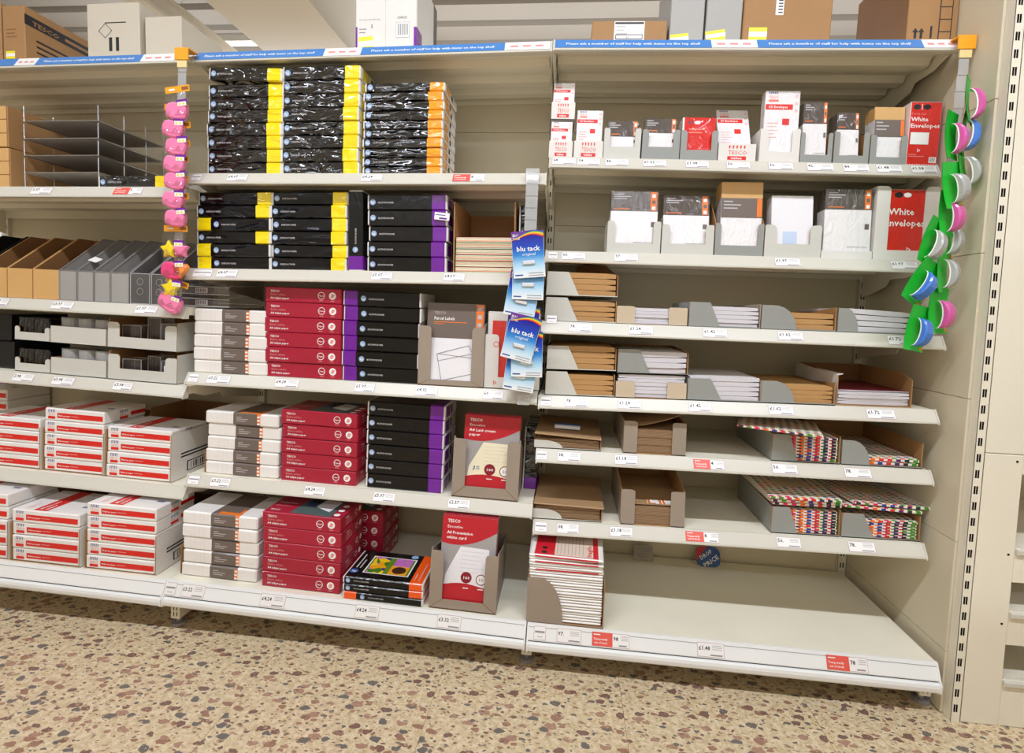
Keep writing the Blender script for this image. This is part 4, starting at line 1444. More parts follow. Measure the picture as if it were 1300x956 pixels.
paper_tray('C2', 530, 613, .012, 480.5, 413, .2, 'taupe tray holding the parcel labels, fourth shelf', .24)
put_pack('C2', 538, 611, .0175, 384, .05, '', 'grey-brown and white pack of parcel labels in the taupe tray, fourth shelf', 'sheet packs in taupe trays', lift=.0052, lean=6, parts=labels_pack)


def exec_pack(title1, title2, num, paper):
    def fn(w, h, t):
        a = MB().cbox(0, w, 0, t, 0, h, .0015, mat('silver_grey_print', (166, 160, 158), .3, vary=.04), top=CRIMSON, right=CRIMSON)
        p = MB()
        O, O2, O3 = Vector((0, -.0005, 0)), Vector((0, -.0009, 0)), Vector((0, -.0013, 0))
        arc = [(0, h + .0002)] + [(0, h * .70)] + [(w * i / 8, h * (.70 + .15 * (i / 8) ** 1.6 - .05 * math.sin(math.pi * i / 8))) for i in range(1, 9)] + [(w, h + .0002)]
        p.face([O + Vector((x, 0, z)) for x, z in arc], mat('executive_red', (190, 30, 44), .3, vary=.04))
        p.text('TESCO', O2, FR, FU, w * .09, h * .925, h * .05, WHITE, bold=True, width=w * .23)
        p.text('Executive', O2, FR, FU, w * .09, h * .865, h * .045, WHITE, width=w * .28)
        p.text(title1, O2, FR, FU, w * .09, h * .80, h * .045, WHITE, bold=True, width=w * .47)
        p.text(title2, O2, FR, FU, w * .09, h * .745, h * .045, WHITE, bold=True, width=w * (.2 if len(title2) < 7 else .36))
        p.face([O2 + Vector((x * w, 0, z * h)) for x, z in ((.1, .24), (.92, .24), (.88, .66), (.36, .67), (.12, .36))], paper)
        p.bars(O3, FR, FU, w * .38, h * .62, [w * .4, w * .36, w * .4, w * .3, w * .42, w * .3], .001, h * .045, LGREY)
        arc2 = [(0, 0)] + [(w, 0)] + [(w * (1 - i / 8), h * (.20 + .07 * math.sin(math.pi * i / 9))) for i in range(9)]
        p.face([O3 + Vector((x, 0, z)) for x, z in arc2], mat('executive_red', (190, 30, 44)))
        O4, O5 = Vector((0, -.0017, 0)), Vector((0, -.0021, 0))
        p.disc(O4, FR, FU, w * .5, h * .335, w * .1, CRIMD, 16)
        p.text(num, O5, FR, FU, w * .5, h * .318, h * .045, WHITE, bold=True, width=w * .13, mid=True)
        p.disc(O4, FR, FU, w * .77, h * .325, w * .095, WHITE, 16)
        p.ring(O5, FR, FU, w * .77, h * .325, w * .095, w * .014, CRIMD, 16)
        p.text('50', O5, FR, FU, w * .77, h * .308, h * .045, CRIMD, width=w * .09, mid=True)
        for x in (.45, .72):
            p.quad(O5, FR, FU, w * x, w * (x + .1), h * .215, h * .225, WHITE)
        if num == '100':
            p.text('JS', O4, FR, FU, w * .2, h * .33, h * .06, LOGOD, width=w * .12)
        return [('sheets', a.mesh('sheets')), ('cover_print', p.mesh('cover_print'))]
    return fn


CREAM = mat('laid_cream_print', (238, 228, 196), .4, vary=.03)
paper_tray('D2', 573, 657, .008, 615.5, 556, .24, 'taupe tray holding red and cream paper packs, fifth shelf', .17)
put_pack('D2', 584, 655, .016, 526, .012, '', 'red and grey laid cream paper pack in its tray, fifth shelf', 'sheet packs in taupe trays', lift=.0052, lean=7, parts=exec_pack('A4 Laid cream', 'paper', '100', CREAM), behind=3)
paper_tray('G2', 544, 629, .012, 759, 698, .26, 'taupe tray holding red and white card packs, base shelf', .18)
put_pack('G2', 554, 624, .02, 653, .012, '', 'red and grey white card pack in its tray, base shelf', 'sheet packs in taupe trays', lift=.0052, lean=8, parts=exec_pack('A4 Presentation', 'white card', '160', WENV), behind=3)


# white tray of red packs behind the hanging blue packs
def recycle_front(q, w, lip, flap):
    O = Vector((0, -.0004, 0))
    q.ring(O, FR, FU, w * .19, lip * .52, .009, .004, VRED, 3)
    q.ring(O, FR, FU, w * .2, flap * .82, .011, .003, VREDP, 10)
    q.text('Recycled', O, FR, FU, w * .45, lip * .58, lip * .22, VRED, bold=True, width=w * .42)
    q.text('Envelopes', O, FR, FU, w * .38, lip * .25, lip * .22, VRED, bold=True, width=w * .5)


put_tray('C2', 614, 684, .02, 478, 424, .25, .2, CARTW, 'white tray of red and white packs behind the hanging blue packs', 'trays behind the clip strip', inner=CARTW, printer=recycle_front)


def redframe(w, h, t):
    a = MB().cbox(0, w, 0, t, 0, h, .0015, CARTW)
    p = MB()
    p.quad((0, -.0005, 0), FR, FU, w * .09, w * .93, h * .06, h * .88, GLOSSR)
    p.quad((0, -.0009, 0), FR, FU, w * .5, w * .88, h * .1, h * .82, CARTW)
    return [('envelopes', a.mesh('envelopes')), ('print', p.mesh('print'))]


put_pack('C2', 616, 682, .027, 395, .05, '', 'white and red framed envelope pack behind the hanging blue packs, fourth shelf', 'packs behind the clip strip', lean=2, parts=redframe)


# ================================================================== right bay, lower shelves: trays of flat envelopes
def slab(w, d, t, face, edge, bow=0.0, n=6):
    """one flat bundle of envelopes, slightly bowed"""
    s = MB()
    top, bot = [], []
    for i in range(n + 1):
        x = w * i / n
        z = bow * math.sin(math.pi * i / n)
        top.append((x, t + z - (.0 if 0 < i < n else t * .12)))
        bot.append((x, z + (.0 if 0 < i < n else t * .12)))
    s.face([(x, 0, z) for x, z in bot + top[::-1]], edge)
    s.face([(x, d, z) for x, z in top + bot[::-1]], edge)
    for i in range(n):
        s.face([(top[i][0], 0, top[i][1]), (top[i + 1][0], 0, top[i + 1][1]), (top[i + 1][0], d, top[i + 1][1]), (top[i][0], d, top[i][1])], face)
        s.face([(bot[i][0], 0, bot[i][1]), (bot[i][0], d, bot[i][1]), (bot[i + 1][0], d, bot[i + 1][1]), (bot[i + 1][0], 0, bot[i + 1][1])], face)
    for pts in (top, bot), :
        s.face([(0, 0, bot[0][1]), (0, 0, top[0][1]), (0, d, top[0][1]), (0, d, bot[0][1])], edge)
        s.face([(w, 0, bot[-1][1]), (w, d, bot[-1][1]), (w, d, top[-1][1]), (w, 0, top[-1][1])], edge)
    return s.mesh('envelope_bundle')


def flat_stack(key, p, w, d, n, H, face, edge, descr, grp, dy=.007, bow=0.0, jx=.003, jy=.0025, dz=.004, inset=.0068, name='envelope_bundle', slope=0.0, cat='envelopes', yaw=0.0):
    t = H / n
    ms = [slab(w - 2 * inset, d, t * .94, face, edge, bow) for _ in range(2)]
    for i in range(n):
        M = mx(key, p + Vector((0, 0, dz + i * t)), yaw + jit(.002), inset + jit(jx) * .4, dy + jit(jy))
        if slope:
            sa = slope * (i + 1) / n
            M = M @ Matrix.Translation((0, 0, w * math.sin(sa))) @ Matrix.Rotation(sa, 4, 'Y')
        spawn(name, ms[i % 2], M, descr % order(i, n), cat, grp)


GT = 'low envelope trays in the right bay'


def flat_tray(key, u1, u2, back, v_flap, fwf, d, m, style, label, lip=.006, side=None, inner=None, lift=0.0, vtop=None, backh=None):
    p, w = span(key, u1, u2, back, lift)
    flap = hgt(key, p, v_flap)
    sd = flap if side is None else side
    spawn('display_tray', tray(w, d, lip, flap, w * fwf, flap, sd, m, inner, style, back=backh), mx(key, p), label, 'tray', GT)
    return p, w, flap


ENVG = 'flat envelope bundles in the right bay'
# fourth shelf (C3): eye level
for i in range(2):
    p, w = span('C3', 691.5, 782, .012)
    H = hgt('C3', p, 376) if i == 0 else 0
    if i == 0:
        H0 = H
    pp = p + Vector((.001 * i, .001 * i, i * (H0 + .002)))
    wh = ('lower', 'upper')[i]
    spawn('display_tray', tray(w, .33, .006, H0 * .97, w * .36, H0 * .9, H0 * .9, TLIGHT, None, 'slant'), mx('C3', pp), f'white tray of brown envelopes, {wh} of the two at the left end, fourth shelf', 'tray', GT)
    flat_stack('C3', pp, w, .31, 4, H0 * (.86 if i == 0 else .96) - .004, MANILA, MEDGE, f'brown envelope bundle, %s in the {wh} white tray, fourth shelf', ENVG, bow=.001)
bk = spot('C3', 727, .3)
bkf = MB().prism([(0, 0), (.17, -.02), (.165, .03), (.13, .065), (.05, .075), (.01, .06)], 'y', 0, .003, KRAFTD)
spawn('carton_flap', bkf.mesh('carton_flap'), mx('C3', bk + Vector((0, .035, 2 * H0 - .008))) @ Matrix.Rotation(-.35, 4, 'X'), 'brown carton flap standing up behind the stacked white trays, fourth shelf', 'carton')
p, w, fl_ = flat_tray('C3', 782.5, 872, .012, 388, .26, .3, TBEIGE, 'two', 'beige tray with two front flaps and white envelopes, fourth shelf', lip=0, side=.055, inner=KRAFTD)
flat_stack('C3', p, w, .28, 5, fl_ - .008, WENV, WEDGE, 'white envelope bundle, %s in the beige two-flap tray, fourth shelf', ENVG)
p, w, fl_ = flat_tray('C3', 874, 965, .012, 383, .34, .3, TGREY, 'slant', 'grey tray of white envelopes in the middle, fourth shelf', side=.085, inner=TTAN)
flat_stack('C3', p, w, .28, 5, fl_ - .016, WENV, WEDGE, 'white envelope bundle, %s in the middle grey tray, fourth shelf', ENVG)
p, w, fl_ = flat_tray('C3', 966, 1061, .012, 387, .38, .3, TGREY, 'curve', 'grey tray of brown envelopes, fourth shelf', side=.07)
flat_stack('C3', p, w, .28, 3, fl_ * .70, MANILA, MEDGE, 'brown envelope bundle, %s in the grey tray, fourth shelf', ENVG)
p, w, fl_ = flat_tray('C3', 1063, 1158, .012, 391, .22, .32, TGREY, 'curve', 'grey tray of white envelopes at the right end, fourth shelf', side=.06)
flat_stack('C3', p, w, .30, 4, fl_ - .012, WENV, WEDGE, 'white envelope bundle, %s in the right end tray, fourth shelf', ENVG, slope=.045, jx=.001)
# fifth shelf (D3)
for i in range(2):
    p, w = span('D3', 692, 780, .012)
    if i == 0:
        H0 = hgt('D3', p, 470)
    pp = p + Vector((.001 * i, .001 * i, i * (H0 + .002)))
    wh = ('lower', 'upper')[i]
    spawn('display_tray', tray(w, .33, .006, H0 * .97, w * .36, H0 * .9, H0 * .9, TLIGHT, None, 'slant'), mx('D3', pp), f'white tray of brown envelopes, {wh} of the two at the left end, fifth shelf', 'tray', GT)
    flat_stack('D3', pp, w, .31, 4, H0 * (.86 if i == 0 else .98) - .004, MANILA, MEDGE, f'brown envelope bundle, %s in the {wh} white tray, fifth shelf', ENVG, bow=.001)
p, w, fl_ = flat_tray('D3', 781.5, 871, .012, 483.5, .27, .3, TBEIGE, 'two', 'beige tray with two front flaps under a grey tray, fifth shelf', lip=0, side=.05, inner=KRAFTD)
hb_ = fl_ + .026
flat_stack('D3', p, w, .28, 6, hb_ - .006, WENV, WEDGE, 'white envelope bundle, %s in the beige two-flap tray, fifth shelf', ENVG)
pp = p + Vector((.002, .002, hb_ + .001))
h2 = hgt('D3', pp, 443)
spawn('display_tray', tray(w, .3, .005, h2, w * .36, h2 * .9, h2 * 1.0, TGREY, None, 'slant'), mx('D3', pp), 'grey tray of white envelopes stacked on the beige tray, fifth shelf', 'tray', GT)
flat_stack('D3', pp, w, .28, 4, h2 - .01, WENV, WEDGE, 'white envelope bundle, %s in the grey tray stacked on top, fifth shelf', ENVG)
p, w, fl_ = flat_tray('D3', 872.5, 966, .012, 480, .36, .3, TGREY, 'slant', 'grey tray of white envelopes right of the stacked trays, fifth shelf', side=.075, inner=TTAN)
flat_stack('D3', p, w, .28, 5, fl_ + .004, WENV, WEDGE, 'white envelope bundle, %s in the single grey tray, fifth shelf', ENVG)
p, w, fl_ = flat_tray('D3', 966, 1060, .012, 483, .36, .32, TGREY, 'curve', 'grey tray of brown envelopes left of the open carton, fifth shelf', side=.065)
flat_stack('D3', p, w, .29, 4, fl_ - .018, MANILA, MEDGE, 'brown envelope bundle, %s in the grey tray beside the open carton, fifth shelf', ENVG)
p, w = span('D3', 1061.5, 1157, .025)
hs = hgt('D3', p, 470)
pr = [('carton_base', MB().box(0, w, 0, .33, 0, .003, KRAFT).mesh('carton_base')),
      ('carton_side', MB().prism([(.0, .003), (.33, .003), (.33, .118), (.0, .1)], 'x', 0, .003, CARTW, KRAFTD, KRAFT).mesh('carton_side')),
      ('carton_side', MB().prism([(.0, .003), (.33, .003), (.33, .118), (.06, .112), (.0, .094)], 'x', w - .003, w, KRAFT).mesh('carton_side')),
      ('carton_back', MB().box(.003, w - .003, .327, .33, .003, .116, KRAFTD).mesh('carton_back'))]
fo = MB().prism([(-.001, .101), (.018, .106), (.02, .108), (-.001, .104)], 'y', .004, .2, CARTW)
pr.append(('folded_flap', fo.mesh('folded_flap')))
spawn('open_carton', pr, mx('D3', p), 'open brown carton with a torn white side, right end of the fifth shelf', 'carton')
ov = pr[-1]
REDENV = mat('dull_red_cover', (120, 30, 40), .45, vary=.05)
flat_stack('D3', p, w, .29, 4, .044, WENV, WEDGE, 'white envelope bundle, %s in the open carton, fifth shelf', ENVG, jx=.003, jy=.004)
spawn('envelope_bundle', slab(w - .012, .28, .003, REDENV, WEDGE), mx('D3', p + Vector((.007, .012, .0497))), 'dull red sheet lying on the white envelopes in the open carton', 'envelopes', ENVG)
# sixth shelf (E3) and seventh shelf (F3)
PMAIL = 'brown padded mailers in the right bay'
for key, ub, ue, vf, vt, lab, n in (('E3', 678, 763, 558, 0, 'sixth shelf', 3), ('F3', 676.5, 764, 645, 0, 'seventh shelf', 4)):
    p, w = span(key, ub, ue, .012)
    fl_ = hgt(key, p, vf)
    spawn('display_tray', tray(w, .36, .005, fl_, w * .34, fl_, fl_ * .9, TLIGHT, None, 'curve'), mx(key, p), f'white-fronted low tray of padded mailers at the left end, {lab}', 'tray', GT)
    flat_stack(key, p, w, .34, n, fl_ + (.0 if key == 'E3' else .004), MAILER, BEDGE, f'brown padded mailer, %s in the white-fronted tray, {lab}', PMAIL, bow=.002, name='padded_mailer', cat='mailer')
    tw = w * (1.02 if key == 'F3' else 1.0)
    M = mx(key, p + Vector((0, -.006, fl_ + (.022 if key == 'E3' else .017))), -.02) @ Matrix.Rotation(-.01, 4, 'X') @ Matrix.Rotation(.05 if key == 'E3' else .02, 4, 'Y')
    sl = MB().cbox(0, tw, 0, .36, 0, .006, .002, MAILER)
    spawn('padded_mailer', sl.mesh('padded_mailer'), M, f'loose brown padded mailer lying over the white-fronted tray, {lab}', 'mailer', PMAIL)
    if key == 'E3':
        q = spot(key, 703, .09)
        base = MB().cbox(0, .095, 0, .035, 0, .012, .002, WENV)
        bl = MB().cbox(.001, .094, .018, .0355, .001, .0135, .002, mat('packet_blue', (30, 96, 170), .3, vary=.05))
        spawn('adhesive_packet', [('card', base.mesh('card')), ('blue_print', bl.mesh('blue_print'))], mx(key, q + Vector((0, 0, fl_ + .0275)), -.03) @ Matrix.Rotation(.03, 4, 'Y'), 'small blue and white packet left on the brown mailers, sixth shelf', 'packet')
for key, ub, ue, vfl, cl, lab in (('E3', 791, 870, 534, .05, 'sixth shelf'), ('F3', 787.5, 868.5, 621, .028, 'seventh shelf')):
    p, w = span(key, ub, ue, .01)
    fl_ = hgt(key, p, vfl)
    spawn('display_tray', tray(w, .37, .0, fl_, w * .22, fl_, fl_ * (1.0 if key == 'E3' else 1.25), TTAN, None, 'two', back=fl_ * 1.0, m_side=TTAN), mx(key, p), f'tall taupe two-flap tray of brown mailers, {lab}', 'tray', GT)
    flat_stack(key, p, w, .34, 6 if key == 'E3' else 4, fl_ * (.72 if key == 'E3' else .5), MAILER, BEDGE, f'brown mailer, %s in the tall taupe tray, {lab}', PMAIL, bow=.001, name='padded_mailer', cat='mailer', jx=.002)
    zt = .004 + fl_ * (.72 if key == 'E3' else .5)
    sl = MB()
    tw, td = w - .0135, .33
    n_ = 8
    for i in range(n_):
        x0, x1 = tw * i / n_, tw * (i + 1) / n_
        if key == 'E3':
            tw2 = tw * 1.18
            x0, x1 = tw2 * i / n_, tw2 * (i + 1) / n_
            c0, c1 = .07 * (i / n_) ** 1.6, .07 * ((i + 1) / n_) ** 1.6
        else:
            c0 = c1 = .0
        sl.face([(x0, 0, c0 + .003), (x1, 0, c1 + .003), (x1, td, c1 + .003), (x0, td, c0 + .003)], MAILER)
        sl.face([(x0, 0, c0), (x0, td, c0), (x1, td, c1), (x1, 0, c1)], MAILER)
        sl.face([(x0, 0, c0), (x1, 0, c1), (x1, 0, c1 + .003), (x0, 0, c0 + .003)], BEDGE)
    pr = MB()
    if key == 'F3':
        pr.quad((0, 0, .0036), TR, TU, tw * .42, tw * .97, .005, .045, WHITE)
        for x in (.43, .62, .68):
            pr.quad((0, 0, .004), TR, TU, tw * x, tw * (x + .04), .006, .044, ORANGE)
        pr.quad((0, 0, .004), TR, TU, tw * .43, tw * .56, .005, .012, ORANGE)
    else:
        pr.quad((0, 0, .068), TR, TU, tw * .9, tw * 1.0, .03, .06, ORANGE)
    spawn('padded_mailer', [('envelope', sl.mesh('envelope')), ('label_print', pr.mesh('label_print'))], mx(key, p + Vector((.0066, .006, zt + .006)), 0) , 
          'uppermost brown mailer with an orange and white label, tall taupe tray, seventh shelf' if key == 'F3' else 'uppermost brown mailer curling up over the right flap, tall taupe tray, sixth shelf', 'mailer', PMAIL)


# spotted bubble mailers: white with rows of coloured dots
def spots_mat():
    m = bpy.data.materials.new('spotted_mailer_paper')
    m.use_nodes = True
    nt = m.node_tree
    L = nt.links.new
    p = nt.nodes['Principled BSDF']
    p.inputs['Roughness'].default_value = .45
    tc = nt.nodes.new('ShaderNodeTexCoord')
    mp = nt.nodes.new('ShaderNodeMapping')
    mp.inputs['Scale'].default_value = (1 / .026, 1 / .021, 0)
    mp.inputs['Location'].default_value = (.2, .37, 0)
    L(tc.outputs['Object'], mp.inputs[0])
    fl_n = nt.nodes.new('ShaderNodeVectorMath')
    fl_n.operation = 'FLOOR'
    fr_n = nt.nodes.new('ShaderNodeVectorMath')
    fr_n.operation = 'FRACTION'
    L(mp.outputs[0], fl_n.inputs[0])
    L(mp.outputs[0], fr_n.inputs[0])
    wn = nt.nodes.new('ShaderNodeTexWhiteNoise')
    wn.noise_dimensions = '2D'
    L(fl_n.outputs[0], wn.inputs['Vector'])
    r = nt.nodes.new('ShaderNodeValToRGB')
    r.color_ramp.interpolation = 'CONSTANT'
    cols = ((214, 40, 56), (38, 62, 140), (70, 140, 40), (236, 120, 30), (70, 34, 92), (24, 40, 56), (206, 40, 90))
    for i, c_ in enumerate(cols):
        e = r.color_ramp.elements[i] if i < 2 else r.color_ramp.elements.new(i / 7)
        e.position = i / 7
        e.color = rgb(c_)
    L(wn.outputs['Value'], r.inputs[0])
    sb = nt.nodes.new('ShaderNodeVectorMath')
    sb.operation = 'SUBTRACT'
    sb.inputs[1].default_value = (.5, .5, 0)
    L(fr_n.outputs[0], sb.inputs[0])
    ln = nt.nodes.new('ShaderNodeVectorMath')
    ln.operation = 'LENGTH'
    L(sb.outputs[0], ln.inputs[0])
    lt = nt.nodes.new('ShaderNodeMath')
    lt.operation = 'LESS_THAN'
    lt.inputs[1].default_value = .3
    L(ln.outputs['Value'], lt.inputs[0])
    mxn = nt.nodes.new('ShaderNodeMix')
    mxn.data_type = 'RGBA'
    mxn.inputs[6].default_value = rgb((232, 222, 204))
    L(lt.outputs[0], mxn.inputs[0])
    L(r.outputs[0], mxn.inputs[7])
    L(mxn.outputs[2], p.inputs['Base Color'])
    return m


SPOT = spots_mat()
SPW = mat('spotted_mailer_edge', (234, 226, 212), .5, vary=.03)
DOTC = [mat('dot_%s' % n, c_, .45, vary=.03) for n, c_ in (('navy', (24, 40, 56)), ('green', (70, 140, 40)), ('pink', (214, 44, 84)), ('orange', (240, 110, 30)), ('blue', (40, 66, 150)), ('red', (216, 44, 50)), ('purple', (74, 36, 96)))]


def spotted(w, d, t, blank=False):
    s = MB().cbox(0, w, 0, d, 0, t, min(.002, t * .4), SPOT, front=SPW)
    if blank:
        s.quad((0, 0, t + .0004), TR, TU, w * .3, w * .75, d * .35, d * .65, mat('blank_panel', (214, 196, 164), .5, vary=.03))
    n = max(4, int(w / .026))
    for i in range(n):
        x = w * (i + .5) / n
        s.quad((0, -.0005, 0), FR, FU, x - .0075, x + .0075, t * .1, t * .86, DOTC[(i + random.randrange(2)) % 7 if random.random() < .25 else i % 7])
    return s.mesh('spotted_mailer')


SG = 'spotted bubble mailers in the right bay'
for key, ul, ur, n, top, lab, side, fwf in (('E3', 979, 1066, 8, .086, 'left spotted tray, sixth shelf', .1, .3), ('F3', 978.5, 1066, 8, .082, 'left spotted tray, seventh shelf', .11, .3),
                                            ('E3', 1068, 1171, 2, .026, 'right spotted tray, sixth shelf', .1, .28), ('F3', 1067.5, 1168, 6, .062, 'right spotted tray, seventh shelf', .09, .32)):
    bk_ = .014
    p, w = span(key, ul, ur, bk_)
    fl_ = .094 if ul < 1000 else .085
    spawn('display_tray', tray(w, .36, .005, fl_, w * fwf, fl_, fl_ * 1.05, TGREY, None, 'curve' if ul > 1000 and key == 'E3' else 'slant', back=.1), mx(key, p), f'grey tray with slanted flap, {lab}', 'tray', GT)
    t = top / n
    for i in range(n):
        spawn('spotted_mailer', spotted(w - .014, .33, t * .93), mx(key, p + Vector((0, 0, .004 + i * t)), jit(.002), .007 + jit(.001), .007 + jit(.002)), f'white mailer with coloured spots, {order(i, n)} in the {lab}', 'mailer', SG)
    zt = .004 + top
    if key == 'E3' and ul < 1000:
        M = mx(key, p + Vector((-.125, -.01, zt + .024)), -.34) @ Matrix.Rotation(-.03, 4, 'X') @ Matrix.Rotation(.03, 4, 'Y')
        spawn('spotted_mailer', spotted(.26, .3, .008), M, 'spotted mailer lying skewed over the left flap of the left tray, sixth shelf', 'mailer', SG)
    if key == 'F3' and ul < 1000:
        for i in range(3):
            M = mx(key, p + Vector((-.002 - .008 * i, -.004 - .004 * i, max(zt, .1) + .0015 + i * .0115)), -.02 * i)
            spawn('spotted_mailer', spotted(w + .004 * i, .33, .0105, blank=i == 2), M, ('lowest', 'middle', 'uppermost')[i] + ' of three spotted mailers heaped above the left tray, seventh shelf', 'mailer', SG)
    if key == 'F3' and ul > 1000:
        for i in range(2):
            M = mx(key, p + Vector((-.002 + .03 * i, -.012, zt + .043 + i * .013)), .05 + .03 * i) @ Matrix.Rotation(.06, 4, 'Y') @ Matrix.Rotation(-.02, 4, 'X')
            spawn('spotted_mailer', spotted(w + .004, .34, .010, blank=i == 1), M, ('lower', 'upper')[i] + ' of two spotted mailers sliding off the right tray, seventh shelf', 'mailer', SG)

# base shelf: tall stack of red and white bubble mailers in a taupe tray
p = spot2('G3', 667.5, 789.5)
q = spot2('G3', 765.5, 799.5)
yaw = math.atan2(q.y - p.y, q.x - p.x)
w = (q - p).length
fl_ = hgt('G3', p, 733)
spawn('display_tray', tray(w, .33, .006, fl_, w * .38, fl_, fl_ * 1.15, TTAN, None, 'curve', back=fl_), mx('G3', p + Vector((0, 0, .0008)), yaw), 'taupe tray of red and white mailers at the left end, right bay base', 'tray', GT)
MRED = mat('mailer_red', (208, 28, 44), .4, vary=.03)
MWHT = mat('mailer_white', (234, 229, 224), .45, vary=.03, bump=.08, bscale=40)


def red_mailer(w, d, t, strip):
    s = MB().cbox(0, w, 0, d, 0, t, t * .42, MWHT)
    p = MB()
    z = t + .0004
    p.quad((0, 0, z), TR, TU, w * .07, w * .93, d * .02, d * .99, MRED)
    p.quad((0, 0, z + .0003), TR, TU, w * .34, w * .86, d * .03, d * .99, mat('mailer_label_field', (226, 204, 186), .5, vary=.02))
    for i in range(8):
        x = w * (.37 + .05 * i)
        p.quad((0, 0, z + .0006), TR, TU, x, x + .0015, d * .06, d * .7, GREY)
    p.text('fragile', Vector((0, 0, z + .0006)), TU, -TR, d * .05, -w * .84, .022, MRED, bold=True, width=d * .3)
    for yy in (.08, .2):
        p.disc((0, 0, z + .0006), TR, TU, w * .2, d * yy, .010, INK)
    if strip:
        p.quad((0, -.0004, 0), FR, FU, w * .08, w * .93, t * .25, t * .75, MRED)
    return [('envelope', s.mesh('envelope')), ('print', p.mesh('print'))]


HS = hgt('G3', p, 703)
nm_ = 24
t = (HS - .004) / nm_
va = red_mailer(w - .012, .29, t * .9, False)
vb = red_mailer(w - .010, .29, t * .95, True)
for i in range(nm_):
    loose = max(0, i - 15)
    M = mx('G3', p + Vector((0, 0, .0050 + i * t)), yaw + jit(.004) + loose * jit(.004), .006 + jit(.001) - loose * .0006, .008 - loose * .001 + jit(.002))
    spawn('bubble_mailer', vb if i in (18, 21, 23) else va, M, f'red and white bubble mailer, {ORD[nm_ - 1 - i] if i else "bottom"} of the tall stack' if i < nm_ - 1 else 'red and white bubble mailer on top of the tall stack, printed side up', 'mailer', 'red and white bubble mailers')

# odds and ends at the back of the empty base shelf
q = spot2('G3', 808, 723)
pp_ = MB().cbox(0, .082, 0, .0008, 0, .062, .0003, mat('crumpled_grey_paper', (176, 168, 152), .6, vary=.3, vscale=50, bump=.3, bscale=40))
pq_ = MB()
for i, (x0, ln_) in enumerate(((.012, .05), (.008, .06), (.03, .04), (.02, .05))):
    pq_.quad((0, -.0004, 0), FR, FU, x0, x0 + ln_, .012 + .012 * i, .016 + .012 * i, GREY)
spawn('paper_slip', [('paper', pp_.mesh('paper')), ('faded_print', pq_.mesh('faded_print'))], mx('G3', Vector((q.x, .535, surf('G3', q.x) + .004)), -.03) @ Matrix.Rotation(math.radians(-38), 4, 'X'), 'crumpled grey paper slip leaning at the back of the empty base shelf', 'paper')
q = spot2('G3', 881, 712)
bd = MB()
ov_ = [(.05 + .052 * math.copysign(abs(math.cos(a)) ** .6, math.cos(a)), .04 + .042 * math.copysign(abs(math.sin(a)) ** .6, math.sin(a))) for a in [i * math.pi / 10 for i in range(20)]]
bd.prism(ov_, 'y', 0, .001, mat('badge_blue', (34, 84, 150), .35, vary=.03))
pr = MB()
pr.face([(x, -.0004, z) for x, z in ov_ if z - x > .012], mat('badge_red', (190, 44, 56), .35, vary=.03))
Rv, Uv = Vector((.80, 0, .55)), Vector((-.55, 0, .80))
pr.text('PRICE', (.05, -.0008, .04), Rv, Uv, -.038, -.03, .026, WHITE, bold=True, width=.076)
pr.text('DROP', (.05, -.0008, .04), Rv, Uv, -.034, .004, .024, WHITE, bold=True, width=.062)
spawn('price_badge', [('badge', bd.mesh('badge')), ('lettering', pr.mesh('lettering'))], mx('G3', Vector((q.x, .53, surf('G3', q.x) + EPS))) @ Matrix.Rotation(math.radians(-25), 4, 'X'), 'round blue and red price badge standing askew at the back of the base shelf', 'sign')


# ================================================================== left bay
def value_ream(h, w=RW, d=RD, endp=True):
    a = MB().cbox(0, w, 0, d, 0, h, .004, PAPER)
    p = MB()
    O, O2 = Vector((0, -.0004, 0)), Vector((0, -.0008, 0))

    def block(q, O, R, U, x, w_, h_):
        for i in range(5):
            x0 = x + w_ * .2 * i
            O_ = Vector(O)
            q.face([O_ + Vector(R) * (x0 + w_ * .03) + Vector(U) * h_ * .66, O_ + Vector(R) * (x0 + w_ * .1) + Vector(U) * h_ * .66, O_ + Vector(R) * (x0 + w_ * .16) + Vector(U) * h_ * .9, O_ + Vector(R) * (x0 + w_ * .06) + Vector(U) * h_ * .9], VBLUE)
        q.text('TESCO', O, R, U, x, h_ * .42, h_ * .22, VREDP, width=w_)
        q.quad(O, R, U, x, x + w_, h_ * .14, h_ * .36, VRED)
    block(p, O, FR, FU, w * .06, w * .12, h)
    p.quad(O, FR, FU, w * .215, w * .985, h * .24, h * .66, VRED)
    p.text('Multi-use paper', O2, FR, FU, w * .235, h * .39, h * .16, WHITE, bold=True, width=w * .2)
    p.quad(O2, FR, FU, w * .45, w * .58, h * .42, h * .48, PINKT)
    t = MB()
    z = h + .0004
    t.face([(w * .3, d * .03, z), (w * .5, d * .03, z), (w * .5, d * .98, z), (w * .3, d * .98, z)], VRED)
    t.text('Multi-use', (0, 0, z + .0004), TU, -TR, d * .08, -w * .39, .018, WHITE, bold=True, width=d * .4)
    t.text('paper', (0, 0, z + .0004), TU, -TR, d * .08, -w * .46, .018, WHITE, bold=True, width=d * .24)
    t.text('TESCO', (0, 0, z), TU, -TR, d * .08, -w * .2, .02, VREDP, width=d * .25)
    for i in range(5):
        t.quad((0, 0, z), TR, TU, w * (.82 + .022 * i), w * (.835 + .022 * i), d * .3, d * .37, VBLUE)
    parts = [('paper_block', a.mesh('paper_block')), ('front_print', p.mesh('front_print')), ('top_print', t.mesh('top_print'))]
    if endp:
        e = MB()
        O = Vector((w + .0004, 0, 0))
        block(e, O, SR, SU, d * .36, d * .2, h)
        e.quad(O, SR, SU, d * .62, d * .98, h * .3, h * .62, VRED)
        parts.append(('end_print', e.mesh('end_print')))
    return parts


VW = .284
GV = 'red striped white reams in the left bay'


